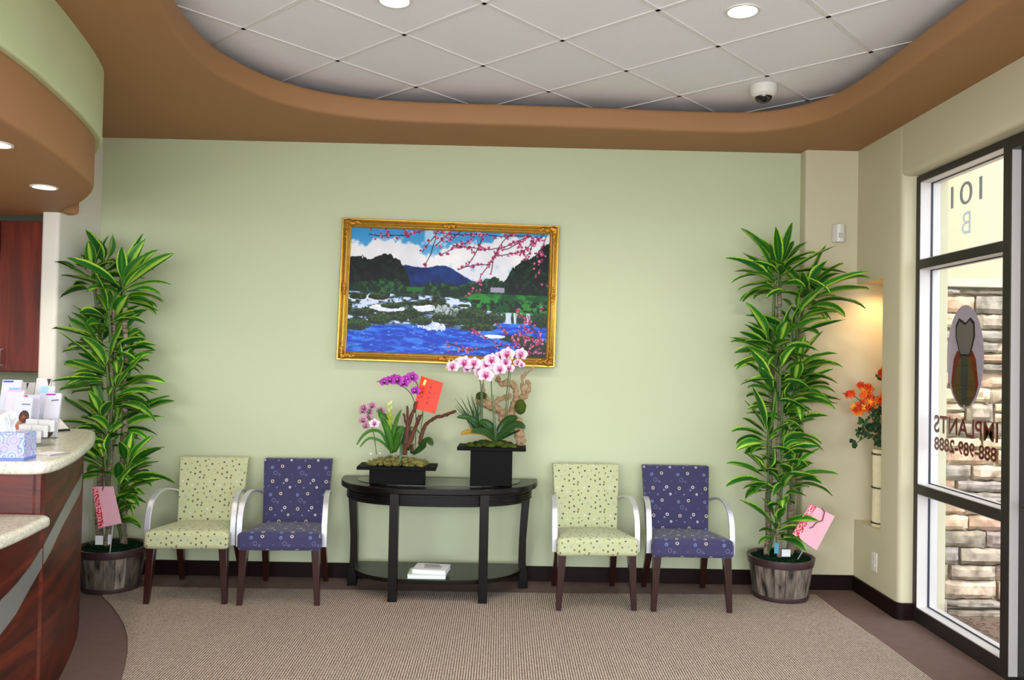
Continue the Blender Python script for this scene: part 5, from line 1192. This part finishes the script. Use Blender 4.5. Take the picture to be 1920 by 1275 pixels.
for tx, ty, yy in ((1596, 737, 4.80), (1612, 762, 4.82), (1625, 735, 4.86), (1655, 700, 4.88), (1600, 835, 4.8), (1615, 812, 4.82), (1640, 760, 4.86)):
    p_ = P(tx, ty, yy); b.tube(cr([(vx, vy, NZ0 + .40), (vx - .02, vy, NZ0 + .52), ((p_.x + vx) / 2, (p_.y + vy) / 2, (p_.z + NZ0 + .56) / 2 + .02), p_], 4), .0022, 5)
b.build('stems', mat('thin_brown_stem', (92, 70, 44), .7), t)

# ------------------------------------------------------------------ storefront: window, door, next windows
WXf = 2.29                                     # inner face of the metal frame
GX = 2.355                                      # glass plane
FT = 2.452
def frame_box(mb, y0, y1, z0, z1, d=.115, x=WXf): mb.box(x, x + d, y0, y1, z0, z1)
Y0, Y1, FW_ = 3.64, 4.483, .058
M_beadm = mat('pale_aluminium_return', (206, 200, 198), .45, metal=.1)
M_gask = mat('dark_gasket', (22, 26, 48), .5)
w = thing('window_1', 'x', 'window'); del w['label']; del w['category']; struct(w)
b = MB(); frame_box(b, Y1 - .034, Y1 + .02, 0, FT); frame_box(b, Y0, Y0 + FW_, 0, FT); frame_box(b, Y0 + FW_, Y1 - .034, FT - .035, FT); frame_box(b, Y0 + FW_, Y1 - .034, 0, .078)
b.build('window_frame', M_bronze, w, bevel=.002)
for z0, z1 in ((1.935, 1.985), (.700, .752)):
    b = MB(); frame_box(b, Y0 + FW_, Y1 - .034, z0, z1); b.build('transom_bar', M_bronze, w, bevel=.002)
PANES = ((.078, .70), (.752, 1.935), (1.985, FT - .035))
for z0, z1 in PANES:
    ya, yb = Y0 + FW_, Y1 - .034
    b = MB()
    for xa, xb in ((WXf + .004, GX - .003), (GX + .007, WXf + .114)):
        b.box(xa, xb, yb - .005, yb, z0, z1); b.box(xa, xb, ya, ya + .004, z0, z1); b.box(xa, xb, ya, yb, z0, z0 + .004); b.box(xa, xb, ya, yb, z1 - .004, z1)
    b.build('frame_lining', M_beadm, w, smooth=0)
    b = MB(); xa, xb = GX - .003, GX + .007
    b.box(xa, xb, yb - .009, yb, z0, z1); b.box(xa, xb, ya, ya + .008, z0, z1); b.box(xa, xb, ya, yb, z0, z0 + .008); b.box(xa, xb, ya, yb, z1 - .008, z1)
    b.build('gasket', M_gask, w, smooth=0)
    b = MB(); b.box(GX, GX + .004, ya + .006, yb - .007, z0 + .006, z1 - .006); b.build('glass_pane', M_glass, w, smooth=0)
# writing on the glass, readable from outside
def vinyl(name, rgb, k=.6):
    m = mat(name, rgb, .6); nt = m.node_tree; tr = N(nt, 'ShaderNodeBsdfTranslucent'); tr.inputs[0].default_value = lin4(rgb); mx = N(nt, 'ShaderNodeMixShader'); mx.inputs[0].default_value = k
    nt.links.new(nt.nodes['Principled BSDF'].outputs[0], mx.inputs[1]); nt.links.new(tr.outputs[0], mx.inputs[2]); nt.links.new(mx.outputs[0], nt.nodes['Material Output'].inputs[0]); return m
M_grey = vinyl('grey_vinyl', (176, 180, 182)); M_lgrey = vinyl('pale_grey_vinyl', (222, 228, 230)); M_red = vinyl('brown_red_vinyl', (158, 62, 48)); M_shadow = vinyl('grey_green_vinyl', (190, 186, 172))
dec = thing('window_lettering', 'grey 101 and B, oval tooth implant picture and brown IMPLANTS phone lettering on the window', 'lettering', (GX + .005, 4.05, 1.0))
MT = Matrix(((0, 0, 1, 0), (1, 0, 0, 0), (0, 1, 0, 0), (0, 0, 0, 1)))         # text x -> +y, text y -> +z, normal +x
def wt(s, y0, y1, z0, z1, m, dx=.0055, bold=0, name='letters'):
    M = Matrix.Translation((GX + dx, (y0 + y1) / 2, (z0 + z1) / 2)) @ MT; return text_mesh(name, s, M, .1, m, dec, .0003, bold, fit=(y1 - y0, z1 - z0))
wt('101', 3.98, 4.262, 2.235, 2.352, M_grey, name='number'); wt('B', 4.078, 4.158, 2.082, 2.196, M_lgrey, name='letter_b')
wt('IMPLANTS', 3.835, 4.405, 1.045, 1.138, M_red, bold=.001); wt('IMPLANTS', 3.841, 4.411, 1.041, 1.134, M_shadow, dx=.0065, bold=.003, name='letter_shadow')
wt('888-989-2888', 3.845, 4.400, .950, 1.020, M_red, bold=.002, name='phone_number'); wt('888-989-2888', 3.851, 4.406, .946, 1.016, M_shadow, dx=.0065, bold=.003, name='phone_shadow')
MY = Matrix(((0, 0, 1, 0), (1, 0, 0, 0), (0, 1, 0, 0), (0, 0, 0, 1)))
def flat(name, pts, m, x0, th=.0008):
    b = MB(); b.prism(pts, 0, th, M=Matrix.Translation((x0, 0, 0)) @ MY); return b.build(name, m, dec, smooth=0)
oy_, oz_, oa, ob_ = 4.12, 1.452, .165, .265
flat('oval_picture', [(oy_ + oa * math.cos(2 * PI * k / 48), oz_ + ob_ * math.sin(2 * PI * k / 48)) for k in range(48)], vinyl('oval_grey', (186, 176, 184)), GX + .006)
def eu(pts): return [(oy_ + u * oa, oz_ + v * ob_) for u, v in pts]
gumm, bonem = vinyl('gum_red', (176, 66, 42)), vinyl('bone_tan', (150, 116, 70))
for sg_ in (-1, 1):
    flat('gum', eu([(sg_ * u, v) for u, v in ((.05, .08), (.42, .12), (.60, -.05), (.74, -.52), (.60, -.72), (.3, -.9), (.05, -.95))]), gumm, GX + .0046)
    flat('bone', eu([(sg_ * u, v) for u, v in ((.05, .0), (.30, -.02), (.50, -.3), (.62, -.60), (.5, -.80), (.3, -.92), (.05, -.97))]), bonem, GX + .0043)
flat('tooth_outline', eu([(-.34, .05), (-.56, .40), (-.52, .66), (-.30, .76), (-.05, .66), (.1, .70), (.32, .76), (.5, .62), (.5, .38), (.3, .08), (.2, .0), (-.2, .0)]), vinyl('tooth_edge', (84, 72, 72)), GX + .0040)
flat('tooth', eu([(-.28, .08), (-.47, .40), (-.44, .62), (-.27, .70), (-.04, .61), (.1, .64), (.28, .70), (.42, .58), (.43, .38), (.25, .10), (.16, .03), (-.16, .03)]), vinyl('tooth_grey', (170, 160, 152)), GX + .0037)
b = MB(); b.prism(eu([(-.16, .05), (.16, .05), (.17, -.5), (.11, -.92), (-.11, -.92), (-.17, -.5)]), 0, .0008, M=Matrix.Translation((GX + .0037, 0, 0)) @ MY)
for k in range(11): z = -.08 - k * .075; b.prism(eu([(-.21, z), (.21, z), (.21, z - .03), (-.21, z - .03)]), -.0004, .0008, M=Matrix.Translation((GX + .0037, 0, 0)) @ MY)
b.build('implant_screw', vinyl('implant_grey', (96, 100, 96)), dec, smooth=0)
# door beside the window
dr = thing('door_1', 'x', 'door'); del dr['label']; del dr['category']; struct(dr)
b = MB(); b.box(WXf + .045, WXf + .115, 3.58, Y0, 0, FT); frame_box(b, 2.50, 2.58, 0, FT, d=.12); frame_box(b, 2.58, 3.64, FT - .06, FT, d=.115); b.build('door_frame', M_bronze, dr, bevel=.002)
b = MB(); b.box(WXf + .05, WXf + .095, 3.47, 3.575, .01, FT - .07); b.box(WXf + .05, WXf + .095, 2.585, 2.69, .01, FT - .07); b.box(WXf + .05, WXf + .095, 2.69, 3.47, FT - .18, FT - .07); b.box(WXf + .05, WXf + .095, 2.69, 3.47, .01, .25); b.box(WXf + .05, WXf + .095, 2.69, 3.47, .86, .92)
b.build('door_leaf', M_bronze, dr, bevel=.002)
b = MB(); b.box(WXf + .004, WXf + .044, Y0 - .004, Y0 - .0005, .02, FT - .06); b.build('frame_lining', M_beadm, dr, smooth=0)
b = MB(); b.box(WXf + .07, WXf + .075, 2.69, 3.47, .25, FT - .18); b.build('glass_pane', M_glass, dr, smooth=0)
b = MB(); b.tube([(WXf + .05, 3.53, .80), (WXf - .02, 3.51, .80), (WXf - .02, 2.66, .80), (WXf + .05, 2.64, .80)], .011, 10); b.build('push_bar', M_bronze, dr)
w2 = thing('window_2', 'x', 'window'); del w2['label']; del w2['category']; struct(w2)
b = MB(); yy0 = RY
for y in (1.3, .2, RY): frame_box(b, y, y + .05, 0, FT)
frame_box(b, RY, 2.5, FT - .045, FT); frame_box(b, RY, 2.5, 0, .045); frame_box(b, RY, 2.5, .70, .752); frame_box(b, RY, 2.5, 1.935, 1.985); b.build('window_frame', M_bronze, w2, smooth=0)
b = MB(); b.box(GX, GX + .004, RY + .05, 2.5, .045, FT - .045); b.build('glass_pane', M_glass, w2, smooth=0)

# ------------------------------------------------------------------ outside
b = MB(); b.box(-30, 40, -40, 30, -.12, -.055)
gm = mat('pale_paving', (150, 146, 140), .9, vary=.2, vscale=2); struct(b.build('ground', gm, smooth=0))
random.seed(77)
SY = 4.72
b = MB(); b.box(RX + WT, 6.5, SY + .04, SY + .3, -.1, 4.6); struct(b.build('wall_exterior', mat('beige_stucco', (182, 166, 140), .85, vary=.06, vscale=6, bump=.5, bscale=150), smooth=0))
b = MB(); z = -.06
pal = [(196, 180, 158), (176, 164, 150), (206, 186, 168), (158, 150, 142), (190, 160, 138), (168, 158, 156), (210, 196, 172), (148, 138, 126), (200, 172, 150)]
while z < 1.84:
    hgt = random.choice([.07, .09, .11, .13, .10]); x = RX + WT + .002 - random.uniform(0, .2)
    if z + hgt > 1.86: hgt = 1.86 - z
    while x < 4.6:
        wd = random.uniform(.14, .42); c = random.choice(pal); g_ = random.uniform(.92, 1.08); n = 5; pr_ = random.uniform(.0, .03)
        if random.random() < .22 and hgt > .09: hh_ = [(z, z + hgt * .5), (z + hgt * .5, z + hgt)]
        else: hh_ = [(z, z + hgt)]
        for za, zb in hh_:
            c2 = random.choice(pal) if len(hh_) > 1 else c; xa = max(x + .005, RX + WT + .002); xb_ = x + wd - .005
            if xb_ - xa < .03: continue
            vs = []; nx_, nz_ = 7, 4
            for i in range(nx_ + 1):
                for j in range(nz_ + 1):
                    e_ = (i in (0, nx_)) or (j in (0, nz_)); u_, v_ = i / nx_, j / nz_
                    vs.append((xa + (xb_ - xa) * u_ + (random.uniform(-.004, .004) if i in (0, nx_) and 0 else 0), SY + .02 - pr_ - .022 * (0 if e_ else 1) + random.uniform(-.005, .005), za + .006 + (zb - za - .012) * v_ + (random.uniform(-.006, .006) if e_ else 0)))
            b.add(vs, [(i * (nz_ + 1) + j, (i + 1) * (nz_ + 1) + j, (i + 1) * (nz_ + 1) + j + 1, i * (nz_ + 1) + j + 1) for i in range(nx_) for j in range(nz_)], col=lin4(tuple(min(255, q_ * g_) for q_ in c2)))
            m_ = len(b.v); o_ = m_ - (nx_ + 1) * (nz_ + 1)
            # returns to the backing
            rim = [o_ + i * (nz_ + 1) for i in range(nx_ + 1)] + [o_ + nx_ * (nz_ + 1) + j for j in range(1, nz_ + 1)] + [o_ + i * (nz_ + 1) + nz_ for i in range(nx_ - 1, -1, -1)] + [o_ + j for j in range(nz_ - 1, 0, -1)]
            k0 = len(b.v); cc_ = b.c[-1]
            for r_ in rim: v_ = b.v[r_]; b.v.append((v_[0], SY + .05, v_[2])); b.uv.append((0, 0)); b.c.append(cc_)
            for i in range(len(rim)): b.f.append((rim[i], rim[(i + 1) % len(rim)], k0 + (i + 1) % len(rim), k0 + i))
        x += wd
    z += hgt
def stonemat():
    m, nt, bs = newmat('ledge_stone'); a = N(nt, 'ShaderNodeAttribute', attribute_name='Col'); tc = N(nt, 'ShaderNodeTexCoord'); no = N(nt, 'ShaderNodeTexNoise'); no.inputs['Scale'].default_value = 14; no.inputs['Detail'].default_value = 8; nt.links.new(tc.outputs['Object'], no.inputs['Vector'])
    mx = N(nt, 'ShaderNodeMix', data_type='RGBA', blend_type='MULTIPLY'); mx.inputs['Factor'].default_value = 1; nt.links.new(a.outputs['Color'], mx.inputs['A']); nt.links.new(ramp(nt, no.outputs['Fac'], [(.3, (170, 160, 150)), (.55, (250, 246, 240))]), mx.inputs['B'])
    nt.links.new(mx.outputs['Result'], bs.inputs['Base Color']); bs.inputs['Roughness'].default_value = .9
    bp = N(nt, 'ShaderNodeBump'); bp.inputs['Strength'].default_value = .9; bp.inputs['Distance'].default_value = .01; nt.links.new(no.outputs['Fac'], bp.inputs['Height']); nt.links.new(bp.outputs[0], bs.inputs['Normal']); return m
struct(b.build('wall_exterior', stonemat(), smooth=25))
b = MB(); b.box(RX + WT + .002, 4.6, SY - .03, SY + .06, 1.865, 1.915); struct(b.build('trim_3', mat('stone_cap', (186, 176, 160), .85, vary=.15, vscale=14), bevel=.006))
# mulch bed with twigs
b = MB(); b.prism([(RX + WT + .003, 3.0), (3.9, 3.0), (3.9, SY + .02), (RX + WT + .003, SY + .02)], -.0549, -.045)
for k in range(420):
    x, y = random.uniform(2.5, 3.5), random.uniform(3.6, 4.68); a = random.random() * 6.28; L_ = random.uniform(.02, .06); b.tube([(x, y, -.042), (x + L_ * math.cos(a), y + L_ * math.sin(a), -.038)], .0022, 4)
o = b.build('mulch', mat('bark_mulch', (96, 78, 66), .95, vary=.6, vscale=60), smooth=0); o['kind'] = 'stuff'

# ------------------------------------------------------------------ sky, sun and fill light
# added unseen roof slab, keeps the sun out of the open rear side
b = MB(); b.box(WX, RX + .34, RY - 3.0, RY, CZ - .2, CZ + .05); struct(b.build('ceiling', M_tile, smooth=0))
w_ = bpy.data.worlds.new('sky'); SC.world = w_; w_.use_nodes = True; nt = w_.node_tree; bg = nt.nodes['Background']
bg.inputs['Color'].default_value = (.86, .93, 1.0, 1); bg.inputs['Strength'].default_value = 4.2
sn = bpy.data.lights.new('sun', 'SUN'); sn.energy = 4.5; sn.angle = R_(2); sn.color = (1, .95, .86); so_ = bpy.data.objects.new('sun', sn); COL.objects.link(so_)
so_.rotation_euler = Vector((.03, .55, -.83)).to_track_quat('-Z', 'Y').to_euler()
# added area light in the open rear side, brightens surfaces facing the camera
al = bpy.data.lights.new('rear_fill', 'AREA'); al.shape = 'RECTANGLE'; al.size = 5.6; al.size_y = 2.2; al.energy = 190; al.color = (.9, .95, 1.0); ao = bpy.data.objects.new('rear_fill_light', al); COL.objects.link(ao)
ao.location = (-.6, (RY + .02) * S, 1.7); ao.rotation_euler = Vector((0, 1, .0)).to_track_quat('-Z', 'Y').to_euler()
SC.view_settings.exposure = 0.12
